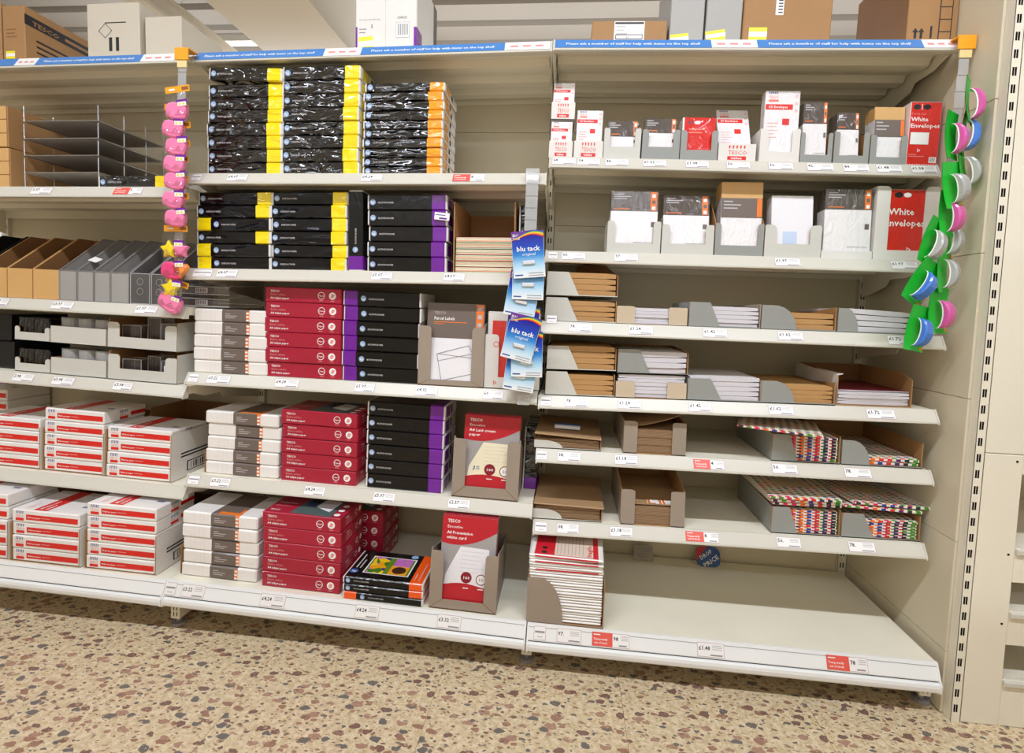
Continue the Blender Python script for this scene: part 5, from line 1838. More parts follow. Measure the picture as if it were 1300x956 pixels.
def value_carton(key, p, yaw, w, d, h, label, cutlow=.014, high=None):
    """white carton with a cut-away front, printed right side"""
    high = high or h
    pr = [('carton_base', MB().box(0, w, 0, d, 0, .002, KRAFT, front=CARTW).mesh('carton_base'))]
    for x, m1, m2 in ((0, CARTW, KRAFT), (w - .003, KRAFT, CARTW)):
        pr.append(('carton_side', MB().prism([(0, .002), (d, .002), (d, high), (d * .52, high), (d * .5, h), (0, h)], 'x', x, x + .003, m1, m2, KRAFT).mesh('carton_side')))
    pr.append(('carton_back', MB().box(.003, w - .003, d - .003, d, .002, high, KRAFTD).mesh('carton_back')))
    q = MB()
    O = Vector((w + .0006, 0, 0))
    q.bars(O, SR, SU, d * .12, h * .55, [d * .52, d * .36], .006, .013, INK)
    q.quad(O, SR, SU, d * .2, d * .72, h * .12, h * .34, INK)
    q.quad(O + Vector((.0003, 0, 0)), SR, SU, d * .215, d * .705, h * .14, h * .32, CARTW)
    for i in range(14):
        q.quad(O + Vector((.0006, 0, 0)), SR, SU, d * (.25 + .03 * i), d * (.25 + .03 * i + .008 + .006 * (i % 3)), h * .16, h * .30, INK)
    pr.append(('side_print', q.mesh('side_print')))
    spawn('carton', pr, mx(key, p, yaw), label, 'carton', 'white cartons in the left bay')


VCACHE = {}


def vstack(key, u, v, yaw, n, endp, descr, carton, w):
    p = spot(key, u, v)
    if (w, endp) not in VCACHE:
        VCACHE[w, endp] = value_ream(.0492, w=w - .010, endp=endp)
    parts = VCACHE[w, endp]
    if True:
        value_carton(key, p, yaw, w, .44, carton[0], carton[1], high=carton[2])
        off = Vector((.005, .002, .0028))
    for i in range(n):
        h = .0505
        M = mx(key, p, yaw) @ Matrix.Translation(off + Vector((jit(.001), jit(.003), i * h)))
        spawn('paper_ream', parts, M, descr % order(i, n), 'paper ream', GV)
    return p


VRX = value_ream(.0492, w=VW, endp=False)
vstack('D1', 133, .018, 0, 4, True, 'white ream with red stripe, %s of four in the right carton, fifth shelf', (.19, 'white printed carton around four red striped reams, fifth shelf right', .235), .280)
vstack('D1', 53.5, .018, 0, 5, True, 'white ream with red stripe, %s of five in the middle stack, fifth shelf', (.17, 'white carton around the middle stack of red striped reams, fifth shelf', .17), .267)
vstack('D1', -31, .018, 0, 4, False, 'white ream with red stripe, %s of the left cut-off stack, fifth shelf', (.17, 'white carton around the left cut-off stack, fifth shelf', .17), .288)
vstack('G1', 107, .012, 0.01, 5, True, 'red striped white ream, %s of five in right stack, left base shelf', (.15, 'white carton around the right stack of red striped reams, left base shelf', .15), .289)
vstack('G1', 13, .006, 0.01, 4, True, 'white ream with red stripe, %s of the middle stack, left base shelf', (.15, 'white carton around the middle stack of red striped reams, left base shelf', .16), .287)
vstack('G1', -76, .006, 0.01, 5, False, 'white ream with red stripe, %s of the cut-off stack, left base shelf', (.15, 'white carton around the cut-off stack, left base shelf', .15), .289)
# rear reams seen over the front stacks
for key, u, b, n, lab in (('D1', 18, .27, 5, 'rear stack at far left, fifth shelf'),):
    p = spot(key, u - 80, b)
    for i in range(n):
        spawn('paper_ream', VRX, mx(key, p + Vector((0, 0, i * .0505)), .02), f'red striped white ream, {order(i, n)} of the {lab}', 'paper ream', GV)

# second shelf: cartons, wire letter trays, one black ream
CG = 'brown cartons on the left second shelf'
p = spot('A1', 14, .02)
for i, (dx, hh, n) in enumerate(((.012, .155, 3), (0, .157, 3))):
    s = MB()
    w, d = .33, .46
    pr = [('carton', MB().cbox(-w, 0, 0, d, 0, hh, .002, KRAFT).mesh('carton'))]
    for j in range(n):
        pr.append(('front_panel', MB().cbox(-w + .004, -.003, -.004, -.0002, hh * j / n + .001, hh * (j + 1) / n - .001, .0012, MANILA).mesh('front_panel')))
    spawn('carton', pr, mx('A1', p + Vector((0 if i == 0 else -.008, 0, i * .158))), ('lower', 'upper')[i] + ' brown carton at the left end of the second shelf', 'carton', CG)
WIRE = mat('chrome_wire', (200, 200, 204), .25, metal=1.0, vary=.03)
MESH = clear('grey_mesh_sheet', tint=(196, 190, 184), gloss=.04, rough=.4, cover=.5)
a_ = spot('A1', 32, .03)
b_ = spot('A1', 125.5, .03)
w = (b_ - a_).length
d = .33
H_ = hgt('A1', a_, 134)
for i in range(4):
    zt = hgt('A1', a_, (219, 197.5, 176, 154)[i])
    pr = [('tray_floor', MB().box(0, w, 0, d, 0, .0015, MESH).mesh('tray_floor'))]
    rm = MB()
    for A, B in (((0, 0, 0), (w, 0, 0)), ((w, 0, 0), (w, d, 0)), ((w, d, 0), (0, d, 0)), ((0, d, 0), (0, 0, 0))):
        rm.tube(A, B, .0025, WIRE)
    pr.append(('rim_wire', rm.mesh('rim_wire')))
    for x in (0, w):
        for yy in (0, d * .36, d * .7, d):
            ln_ = .056 if yy < d * .9 else .05
            low = -(zt - .002) if i == 0 else -.001
            pr.append(('post_wire', MB().tube((x, yy, low), (x, yy, ln_), .0022, WIRE).mesh('post_wire')))
    spawn('letter_tray', pr, mx('A1', a_ + Vector((0, 0, zt))), f'grey mesh letter tray with wire posts, {order(i, 4)} of four, second shelf', 'letter tray', 'wire letter trays')
stack('A1', 122.5, .012, 1, .047, lambda i: EV, 'single black and yellow ream lying by the wire letter trays, second shelf', 'paper ream', 'black and yellow ream on the left second shelf')

# third shelf: magazine files
GMESH = clear('grey_file_mesh', tint=(190, 186, 182), gloss=.05, rough=.35, cover=.7)
GFRAME = mat('grey_file_frame', (150, 148, 146), .35, metal=.4, vary=.03)
CLEARF = clear('clear_file_plastic', tint=(226, 224, 226), gloss=.10, rough=.05, cover=.07)
RIMC = mat('clear_file_rim', (186, 184, 186), .2, vary=.03)
BFILE = mat('black_file_card', (18, 16, 15), .5, vary=.1)


def magazine_file(w, hf, hb, d, m, inner, rim):
    t = .0028
    if m in (CLEARF, GMESH):                         # see-through sheet or mesh: single walls with a solid rim
        o = [(0, 0), (d, 0), (d, hb), (d * .72, hb), (0, hf)]
        R_ = GFRAME if m is GMESH else RIMC
        r_ = .0022 if m is GMESH else .0014
        pr = [('file_base', MB().face([(0, 0, .002), (w, 0, .002), (w, d, .002), (0, d, .002)], m).mesh('file_base')),
              ('file_front', MB().face([(0, 0, 0), (w, 0, 0), (w, 0, hf), (0, 0, hf)], m).tube((0, 0, hf), (w, 0, hf), r_, R_).tube((0, 0, .003), (w, 0, .003), r_, R_).mesh('file_front')),
              ('file_back', MB().face([(0, d, 0), (w, d, 0), (w, d, hb), (0, d, hb)], m).tube((0, d, hb), (w, d, hb), r_, R_).mesh('file_back'))]
        for x in (.0005, w - .0005):
            q = MB().face([(x, a, b) for a, b in o], m)
            for a, b in (((0, 0), (0, hf)), ((0, hf), (d * .72, hb)), ((d * .72, hb), (d, hb))):
                q.tube((x, a[0], a[1]), (x, b[0], b[1]), r_, R_)
            pr.append(('file_side', q.mesh('file_side')))
        return pr
    pr = [('file_base', MB().box(0, w, 0, d, 0, t, inner).mesh('file_base')),
          ('file_front', MB().box(0, w, 0, t, t, hf, m, back=inner, top=rim).mesh('file_front')),
          ('file_back', MB().box(t, w - t, d - t, d, t, hb, inner, top=rim).mesh('file_back'))]
    o = [(t, t), (d, t), (d, hb), (d * .72, hb), (t, hf)]
    for x in (0, w - t):
        pr.append(('file_side', MB().prism(o, 'x', x, x + t, m if x == 0 else inner, inner if x == 0 else m, rim).mesh('file_side')))
    return pr


FG = 'magazine files on the left third shelf'
hb_ = .27
for u0, u1, m, inner, rim, lab in ((-62, -28, BFILE, BFILE, BFILE, 'black magazine file at the far left of the third shelf'),
                                   (-24, 8.7, MANILA, KRAFTD, MANILA, 'leftmost brown card magazine file, third shelf'), (10, 41, MANILA, KRAFTD, MANILA, 'middle brown card magazine file, third shelf'),
                                   (42.5, 74.7, MANILA, KRAFTD, MANILA, 'right brown card magazine file beside the grey mesh ones, third shelf'),
                                   (75.8, 97.3, GMESH, GMESH, GFRAME, 'first grey mesh magazine file, beside the brown card ones'), (99, 118.6, GMESH, GMESH, GFRAME, 'second grey mesh magazine file from the left'),
                                   (120.4, 139.5, GMESH, GMESH, GFRAME, 'third grey mesh magazine file from the left'), (141, 163.5, GMESH, GMESH, GFRAME, 'fourth grey mesh magazine file, beside the clear plastic ones'),
                                   (165.5, 190, CLEARF, CLEARF, CLEARF, 'left clear plastic magazine file with round finger holes'), (192, 212, CLEARF, CLEARF, CLEARF, 'right clear plastic magazine file behind the hanging erasers')):
    p, w = span('B1', u0, u1, .014)
    hf = hgt('B1', p, 338 if u0 < 160 else 333)
    pr = magazine_file(w, .118, .262, .27, m, inner, rim)
    if m is CLEARF:
        rg = MB()
        for z in (.05, .088):
            rg.ring((0, -.0006, 0), FR, FU, w * .5, z, .014, .003, GFRAME, 14)
        pr.append(('finger_ring', rg.mesh('finger_ring')))
    spawn('magazine_file', pr, mx('B1', p), lab, 'magazine file', FG)
p = spot('B1', 112, .07)
spawn('price_label', MB().cbox(0, .05, 0, .001, 0, .03, .0003, TICKET).mesh('price_label'), mx('B1', p + Vector((0, .0, .165))) @ Matrix.Rotation(math.radians(-55), 4, 'X') @ Matrix.Rotation(.35, 4, 'Y'), 'white paper label stuck in the top of the grey mesh files', 'label')
EDGE = mat('clear_tray_edge', (176, 174, 172), .2, vary=.03)
# clear plastic letter tray poking round behind the upright
p = spot('B1', 229, .03)
ct = [('tray_floor', MB().face([(0, 0, .002), (.20, 0, .002), (.20, .22, .002), (0, .22, .002)], ACRYL).tube((0, 0, .002), (.20, 0, .002), .002, EDGE, 6).mesh('tray_floor'))]
for x in (0, .20):
    ct.append(('tray_side', MB().face([(x, 0, .002), (x, .22, .002), (x, .22, .045), (x, 0, .036)], ACRYL).tube((x, 0, .036), (x, .22, .045), .0015, EDGE, 5).mesh('tray_side')))
ct.append(('tray_front', MB().face([(0, 0, .002), (.20, 0, .002), (.20, 0, .03), (0, 0, .03)], ACRYL).tube((0, 0, .03), (.20, 0, .03), .0015, EDGE, 5).mesh('tray_front')))
lb = MB().quad((0, .002, 0), FR, FU, .06, .11, .006, .026, TICKET)
for i in range(6):
    lb.quad((0, .0016, 0), FR, FU, .065 + i * .007, .068 + i * .007, .01, .022, INK)
ct.append(('sticker', lb.mesh('sticker')))
spawn('letter_tray', ct, mx('B1', p + Vector((0, 0, .004))), 'lower clear plastic letter tray beside the left upright, third shelf', 'letter tray', 'clear plastic letter trays')
spawn('letter_tray', [(n, m_) for n, m_ in ct], mx('B1', p + Vector((-.0, 0, .05))), 'upper clear plastic letter tray beside the left upright, third shelf', 'letter tray', 'clear plastic letter trays')

# fourth shelf: pen pots in trays
CG2 = 'grey trays of desk accessories, left bay'
CUPM = mat('grey_mesh_cup', (168, 166, 164), .4, metal=.1, vary=.1, vscale=70)


def cup(r, h, m, n=18):
    s = MB()

    def c(rr, z, t):
        return (rr * math.cos(t * 2 * math.pi / n), rr * math.sin(t * 2 * math.pi / n), z)
    for t in range(n):
        s.face([c(r, 0, t), c(r, 0, t + 1), c(r, h, t + 1), c(r, h, t)], m)
        s.face([c(r - .002, .003, t + 1), c(r - .002, .003, t), c(r - .002, h, t), c(r - .002, h, t + 1)], m)
        s.face([c(r, h, t), c(r, h, t + 1), c(r - .002, h, t + 1), c(r - .002, h, t)], m)
    s.face([c(r, 0, t) for t in range(n)], m)
    rim = MB()
    for t in range(n):
        rim.face([c(r + .001, h - .003, t), c(r + .001, h - .003, t + 1), c(r + .001, h + .001, t + 1), c(r + .001, h + .001, t)], GFRAME)
        rim.face([c(r + .001, h + .001, t), c(r + .001, h + .001, t + 1), c(r - .003, h + .001, t + 1), c(r - .003, h + .001, t)], GFRAME)
    return [('cup_wall', s.mesh('cup_wall')), ('rim', rim.mesh('rim'))]


ACRE = mat('acrylic_edge', (206, 204, 206), .2, vary=.03)
CUP = cup(.036, .098, CUPM)


def wrapped_block(w, d, h):
    a = MB().cbox(.003, w - .003, .003, d - .003, 0, h * .95, .006, BLACKM)
    b = MB()
    n = 6
    for i in range(n):
        for j in range(4):
            x0, x1 = w * i / n, w * (i + 1) / n
            z0, z1 = h * j / 4, h * (j + 1) / 4

            def g(x, z):
                return (x, -.004 * abs(math.sin(x * 170 + z * 90)), z)
            b.face([g(x0, z0), g(x1, z0), g(x1, z1), g(x0, z1)], SMOKE)
    b.face([(0, 0, h), (w, 0, h), (w, d, h * .97), (0, d, h * .97)], SMOKE)
    return [('pot', a.mesh('pot')), ('film_wrap', b.mesh('film_wrap'))]


WB = wrapped_block(.062, .08, .088)
for lev_, off in ((0, 0.0), (1, .124)):
    wh = ('lower', 'upper')[lev_]
    p, w = span('C1', 19 if lev_ == 0 else 19.5, 63.4, .018)
    M = mx('C1', p + Vector((0, 0, off)))
    spawn('display_tray', tray(w, .2, .034, .056, w * .14, .056, .056, TLIGHT, KRAFT, 'U'), M, f'small grey tray of film-wrapped black pots, {wh} tier, fourth shelf', 'tray', CG2)
    for i in range(2):
        spawn('pen_pot', WB, M @ Matrix.Translation((w * .06 + i * .067, .012, .0036)), f'film-wrapped black pot, {("left", "right")[i]} one in the {wh} small grey tray', 'pen pot', 'film-wrapped black pots')
    p, w = span('C1', 64.6, 134.5, .014)
    M = mx('C1', p + Vector((0, 0, off)))
    spawn('display_tray', tray(w, .2, .068, .068, w * .1, .068, .068, TLIGHT, KRAFT, 'straight'), M, f'plain grey tray of grey mesh cups, {wh} tier, fourth shelf', 'tray', CG2)
    for i in range(2 if w < .2 else 3):
        n_ = 2 if w < .2 else 3
        x = w * (i + .55) / 3 if n_ == 3 else .05 + i * .09
        spawn('pen_cup', CUP if w > .24 else CUP, M @ Matrix.Translation((.046 + i * (w - .09) / 2, .05, .0036)), f'grey mesh pen cup, {("left", "middle", "right")[i]} of three in the {wh} plain grey tray', 'pen cup', 'grey mesh pen cups')
    p, w = span('C1', 137, 224, .012)
    M = mx('C1', p + Vector((0, 0, off)))
    w = min(w, .29)
    spawn('display_tray', tray(w, .26, .045, .1, w * .17, .112, .118, TLIGHT, KRAFT, 'U'), M, f'grey cut-front tray of clear acrylic holders, {wh} tier, fourth shelf', 'tray', CG2)
    for i in range(3):
        hh = (.085, .118, .10)[i] if lev_ else (.075, .09, .08)[i]
        aw = (.07, .055, .06)[i]
        bx = MB()
        c4 = ((0, 0), (aw, 0), (aw, .07), (0, .07))
        bx.face([(x_, y_, .001) for x_, y_ in c4], ACRYL)
        for q in range(4):
            (xa_, ya_), (xb_, yb_) = c4[q], c4[(q + 1) % 4]
            bx.face([(xa_, ya_, 0), (xb_, yb_, 0), (xb_, yb_, hh), (xa_, ya_, hh)], ACRYL)
            bx.tube((xa_, ya_, hh), (xb_, yb_, hh), .0011, ACRE, 4)
            bx.tube((xa_, ya_, 0), (xa_, ya_, hh), .0011, ACRE, 4)
        prt = [('holder', bx.mesh('holder'))]
        if lev_ == 0 and i == 2:
            st = MB().quad((0, -.0005, 0), FR, FU, .01, .034, .01, .06, TICKET)
            for k_ in range(5):
                st.quad((0, -.0009, 0), FR, FU, .013 + k_ * .004, .015 + k_ * .004, .014, .03, INK)
            prt.append(('sticker', st.mesh('sticker')))
        spawn('acrylic_holder', prt, M @ Matrix.Translation((.035 + i * .082, .03 + .03 * (i % 2), .0036)) @ Matrix.Rotation((.15, -.05, .1)[i], 4, 'Z'),
              f'clear acrylic holder, {("left", "middle", "right")[i]} one in the {wh} cut-front tray', 'desk holder', 'clear acrylic holders')
p = spot('C1', 17, .05)
for i in range(2):
    spawn('black_box', MB().cbox(-.28, 0, 0, .25, 0, .11, .004, BLACKM).mesh('black_box'), mx('C1', p + Vector((-.01 * i, 0, i * .112))), ('lower', 'upper')[i] + ' black box at the far left of the fourth shelf', 'box', 'black boxes at far left')

# ================================================================== stock on the top shelves
SG_ = 'stock cartons on the top shelves'


def carton(key, u0, u1, back, h, d, m, label, side=None, printer=None, left=None, w=None, yaw=0.0):
    p, w0 = span(key, u0, u1, back)
    w = w or w0
    s = MB().cbox(0, w, 0, d, 0, h, .003, m, front=None, right=side or m, left=left or m)
    tp = MB()
    tp.quad((0, 0, h + .0006), TR, TU, .002, w - .002, d * .5 - .024, d * .5 + .024, TTAN)
    pr = [('carton_body', s.mesh('carton_body')), ('tape', tp.mesh('tape'))]
    if printer:
        q = MB()
        YL.clear()
        printer(q, w, h, d)
        if q.f:
            pr.append(('carton_print', q.mesh('carton_print')))
        pr += [('yellow_label', y_.mesh('yellow_label')) for y_ in YL]
    spawn('stock_carton', pr, mx(key, p, yaw), label, 'carton', SG_)


YEL = mat('yellow_label', (240, 226, 40), .4, vary=.02)


YL = []


def yellow_label(q, x, z, w=.045, h=.032, tiltz=0.0):
    q = MB()
    YL.append(q)
    R = Vector((math.cos(tiltz), 0, math.sin(tiltz)))
    U = Vector((-math.sin(tiltz), 0, math.cos(tiltz)))
    O = Vector((x, -.0005, z))
    q.quad(O, R, U, 0, w, 0, h, YEL)
    q.quad(O + Vector((0, -.0004, 0)), R, U, 0, w, h * .3, h * .68, TICKET)


def pr_left(q, w, h, d):
    yellow_label(q, .012, .03, .04, .03)
    O = Vector((0, -.0004, 0))
    q.bars(O, FR, FU, .015, h * .62, [.045, .04, .05], .005, .014, KRAFTD)
    O = Vector((w + .0005, 0, 0))
    q.quad(O, SR, SU, 0, d, h * .70, h * .87, INK)
    q.text('TESCO', O + Vector((.0004, 0, 0)), SR, SU, d * .08, h * .735, h * .1, KRAFT, bold=True, width=d * .3)
    q.bars(O + Vector((.0004, 0, 0)), SR, SU, d * .45, h * .81, [d * .45], h * .05, .01, KRAFT)
    q.bars(O, SR, SU, d * .12, h * .52, [d * .42, d * .5, d * .46], .008, .022, INK)


carton('T1', 5, 33, .05, .235, .38, KRAFT, 'tall brown carton with black printed band, left end of the top shelf', printer=pr_left)
carton('T1', -80, 3, .05, .25, .38, KRAFT, 'brown carton cut off by the left picture edge, top shelf')


def pr_white(q, w, h, d):
    O = Vector((0, -.0004, 0))
    q.ring(O, FR, FU, w * .35, h * .6, .03, .003, INK, 4)
    for x in (.42, .55):
        q.quad(O, FR, FU, w * x, w * (x + .06), h * .3, h * .5, INK)
    q.bars(O, FR, FU, w * .35, h * .72, [w * .4], .004, .01, INK)


WOFF = mat('off_white_carton', (204, 194, 176), .55, vary=.05, bump=.04, bscale=40)
pq, wq = span('T1', 112, 176, .20)
carton('T1', 112, 178, .12, .27, .3, WOFF, 'off-white carton behind the tall brown one, top shelf left', printer=pr_white)
carton('T1', 185, 231, .13, .215, .26, WOFF, 'lower off-white carton left of the lattice truss, top shelf')


def pr_purple(q, w, h, d):
    O, O2 = Vector((0, -.0004, 0)), Vector((0, -.0008, 0))
    q.quad(O, FR, FU, 0, w * .03, 0, h * .33, VWRAP)
    q.quad(O, FR, FU, w * .95, w, 0, h * .31, VWRAP)
    q.quad(Vector((w + .0004, 0, 0)), SR, SU, 0, d * .22, 0, h * .31, VWRAP)
    q.quad(Vector((w + .0004, 0, 0)), SR, SU, d * .8, d * .98, h * .3, h, BWRAP2)
    q.text('HP MULTIPURPOSE', O, FR, FU, w * .06, h * .40, .009, GREY, width=w * .34)
    q.text('5', O, FR, FU, w * .25, h * .31, .02, INK)
    q.text('CHP225', O, FR, FU, w * .68, h * .41, .012, INK, width=w * .16)
    q.quad(O, FR, FU, w * .66, w * .88, h * .19, h * .37, GREY)
    q.quad(O2, FR, FU, w * .665, w * .875, h * .195, h * .365, WHITE)
    for i in range(8):
        q.quad(O2 + Vector((0, -.0003, 0)), FR, FU, w * (.69 + .022 * i), w * (.699 + .022 * i), h * .22, h * .35, INK)
    q.bars(O, FR, FU, w * .06, h * .31, [w * .12, w * .1], .004, .012, GREY)
    yellow_label(q, w * .06, h * .05, .055, .05, .06)
    q.quad(O, FR, FU, w * .49, w * .495, 0, h, LGREY)


carton('T2', 451.5, 529, .05, .31, .3, CARTW, 'white carton with purple corners on the middle top shelf', side=CARTW, printer=pr_purple)


def pr_flat(q, w, h, d):
    O, O2 = Vector((0, -.0004, 0)), Vector((0, -.0008, 0))
    q.quad(O, FR, FU, w * .3, w * .7, h * .22, h * .97, TICKET)
    q.quad(O2, FR, FU, w * .31, w * .69, h * .87, h * .94, INK)
    q.quad(O2, FR, FU, w * .32, w * .68, h * .32, h * .5, INK)
    q.quad(O2 + Vector((0, -.0003, 0)), FR, FU, w * .33, w * .67, h * .35, h * .47, TICKET)
    q.bars(O2, FR, FU, w * .33, h * .8, [w * .12, w * .1, w * .14], .004, .012, LGREY)
    q.text('5F', O2 + Vector((0, -.0005, 0)), FR, FU, w * .46, h * .36, .011, INK)


carton('T3', 750, 845.5, .05, .095, .3, KRAFT, 'flat brown carton with a white address label, right bay top shelf', printer=pr_flat)
GREYC = mat('grey_carton', (168, 165, 160), .5, vary=.04)


def pr_g1(q, w, h, d):
    yellow_label(q, .006, .012, .062, .034, .1)


def pr_g2(q, w, h, d):
    yellow_label(q, .004, .022, .066, .034, .14)
    yellow_label(q, .02, .003, .04, .016, .0)


carton('T3', 848.5, 891.5, .05, .32, .3, GREYC, 'left of the two tall grey cartons, right bay top shelf', printer=pr_g1)
carton('T3', 894, 939.5, .05, .32, .3, GREYC, 'right of the two tall grey cartons, right bay top shelf', printer=pr_g2)


def pr_b(q, w, h, d):
    yellow_label(q, .02, .02, .06, .045)
    O = Vector((0, -.0004, 0))
    q.quad(O, FR, FU, w * .36, w * .45, h * .32, h * .62, TICKET)
    for i in range(8):
        q.quad(O + Vector((0, -.0003, 0)), FR, FU, w * .39, w * .44, h * (.34 + .03 * i), h * (.352 + .03 * i), INK)


carton('T3', 941.5, 1053, .04, .33, .3, KRAFT, 'large brown carton with a white strip label, right bay top shelf', printer=pr_b)


def pr_r(q, w, h, d):
    O = Vector((0, -.0004, 0))
    for x in (.14, .26):
        q.face([O + Vector((w * x, 0, .03)), O + Vector((w * x + .008, 0, .03)), O + Vector((w * x + .008, 0, .05)), O + Vector((w * x + .014, 0, .05)), O + Vector((w * x + .004, 0, .064)), O + Vector((w * x - .006, 0, .05)), O + Vector((w * x, 0, .05))], INK)
    q.quad(O, FR, FU, w * .1, w * .38, .02, .025, INK)
    q.quad(O, FR, FU, w * .62, w * .88, .02, h * .8, INK)
    q.quad(O + Vector((0, -.0003, 0)), FR, FU, w * .64, w * .86, .025, h * .79, KRAFT)
    for i in range(5):
        q.quad(O + Vector((0, -.0006, 0)), FR, FU, w * .64, w * .86, .05 + i * .04, .053 + i * .04, INK)
    q.quad(O, FR, FU, w * .46, w * .5, .03, .07, INK)


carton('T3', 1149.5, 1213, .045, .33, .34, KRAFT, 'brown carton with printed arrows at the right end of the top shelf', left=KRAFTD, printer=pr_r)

# ================================================================== hanging strips
AMBER = mat('amber_hook_plastic', (248, 168, 30), .35, vary=.03)


def clip_strip(x0, z0, x1, z1, y, w, label, hook, seg=14):
    s = MB()
    n = seg
    for i in range(n):
        a, b = i / n, (i + 1) / n
        xa_, xb_, za, zb = x0 + (x1 - x0) * a, x0 + (x1 - x0) * b, z0 + (z1 - z0) * a, z0 + (z1 - z0) * b
        s.box(xa_ - w / 2, xa_ + w / 2, y, y + .001, zb, za - .001, CLIPP)
        s.box(xb_ - w / 2, xb_ + w / 2, y - .0015, y + .0015, zb, zb + .003, CLIPP)
    root = link('clip_strip', None, None, Matrix.Translation((0, 0, 0)))
    tag(root, label, 'hanging strip', 'clip strips')
    link('strip', s.mesh('strip'), root)
    if hook:
        h = MB()
        h.prism([(y - .006, z0 - .024), (y - .001, z0 - .024), (y - .001, z0 + .014), (y + .05, z0 + .017), (y + .05, z0 + .021), (y - .006, z0 + .018)], 'x', x0 - .026, x0 + .026, AMBER)
        link('hook', h.mesh('hook'), root)
        c_ = MB().box(x0 - .018, x0 + .018, y - .003, y + .0025, z0 - .05, z0 - .0245, mat('pale_amber_card', (236, 214, 150), .4, vary=.02))
        link('hook_card', c_.mesh('hook_card'), root)
    else:
        h = MB().box(x0 - w * .55, x0 + w * .55, y - .001, y + .012, z0 - .01, z0 + .012, CLIPP)
        link('clip', h.mesh('clip'), root)
    return root


# -- left: novelty erasers in little bags
ys = .072
zt_ = surf('T1', -.02) - .012
hk = on_y(232, 68, .074)
clip_strip(hk.x, hk.z, hk.x - .02, 1.2, .072, .032, 'clear hanging strip with amber hook, carrying pink and yellow erasers', True)
PINK = mat('pink_rubber', (252, 132, 180), .5, vary=.05)
HOT = mat('hot_pink_rubber', (238, 70, 130), .5, vary=.05)
YELR = mat('yellow_rubber', (250, 220, 30), .5, vary=.05)
ORAR = mat('orange_rubber', (250, 150, 70), .5, vary=.05)


def outline(kind, r):
    if kind == 'star':
        return [((r if i % 2 == 0 else r * .58) * math.sin(i * math.pi / 5), (r if i % 2 == 0 else r * .58) * math.cos(i * math.pi / 5)) for i in range(10)]
    if kind == 'heart':
        return [(r * 1.05 * math.sin(t) ** 3, r * (.83 * math.cos(t) - .32 * math.cos(2 * t) - .13 * math.cos(3 * t) - .06 * math.cos(4 * t))) for t in [i * 2 * math.pi / 16 for i in range(16)]]
    return [(r * 1.12 * math.copysign(abs(math.cos(a)) ** .75, math.cos(a)), r * .82 * math.copysign(abs(math.sin(a)) ** .75, math.sin(a)) + .1 * r * math.cos(3 * a)) for a in [i * 2 * math.pi / 14 for i in range(14)]]


def puffy(kind, r, t, m):
    o = outline(kind, r)
    o2 = [(x * .8, z * .8) for x, z in o]
    s = MB()
    n = len(o)
    s.face([(x, -t / 2, z) for x, z in o2], m)
    s.face([(x, t / 2, z) for x, z in o2[::-1]], m)
    for i in range(n):
        a, b, c_, d_ = o[i], o[(i + 1) % n], o2[i], o2[(i + 1) % n]
        s.face([(a[0], -t * .3, a[1]), (b[0], -t * .3, b[1]), (d_[0], -t / 2, d_[1]), (c_[0], -t / 2, c_[1])], m)
        s.face([(a[0], t * .3, a[1]), (b[0], t * .3, b[1]), (b[0], -t * .3, b[1]), (a[0], -t * .3, a[1])], m)
        s.face([(c_[0], t / 2, c_[1]), (d_[0], t / 2, d_[1]), (b[0], t * .3, b[1]), (a[0], t * .3, a[1])], m)
    return s.mesh('eraser', False)


def eraser_bag(items):
    w, h = .092, .112
    b = MB()
    n = 5
    for i in range(n):                               # one crinkled front sheet and its welded bottom lip
        xa_, xb_ = -w / 2 + w * i / n, -w / 2 + w * (i + 1) / n
        ya_, yb_ = -.0125 - .003 * (i % 2), -.0125 - .003 * ((i + 1) % 2)
        b.face([(xa_, ya_, -h + .008), (xb_, yb_, -h + .008), (xb_, yb_ + .014, -.022), (xa_, ya_ + .014, -.022)], FILM)
        b.face([(xa_, 0, -h - .012 + .006 * (i % 3)), (xb_, 0, -h - .012 + .006 * ((i + 1) % 3)), (xb_, yb_, -h + .008), (xa_, ya_, -h + .008)], FILM)
    hd = MB().box(-w / 2, w / 2, .006, .007, -.022, 0, AMBER)
    hd.quad((0, .0055, 0), FR, FU, w * .18, w * .45, -.016, -.005, mat('dull_brown_print', (150, 96, 50), .4, vary=.02))
    hd.quad((0, .0055, 0), FR, FU, -w * .35, -w * .1, -.014, -.008, WHITE)
    lb = MB()
    lb.quad((0, -.0126, 0), FR, FU, .004, w * .48, -.066, -.054, VWRAP)
    lb.quad((0, -.0129, 0), FR, FU, .006, w * .42, -.076, -.062, TICKET)
    for x in (.014, .028):
        lb.disc((0, -.0132, 0), FR, FU, x, -.069, .004, YEL, 8)
    pr = [('bag', b.mesh('bag')), ('header_card', hd.mesh('header_card')), ('label', lb.mesh('label'))]
    for (kind, m, x, z, r) in items:
        s = puffy(kind, r, .02, m)
        s.transform(Matrix.Translation((x, -.002, z)))
        pr.append(('eraser', s))
    return pr


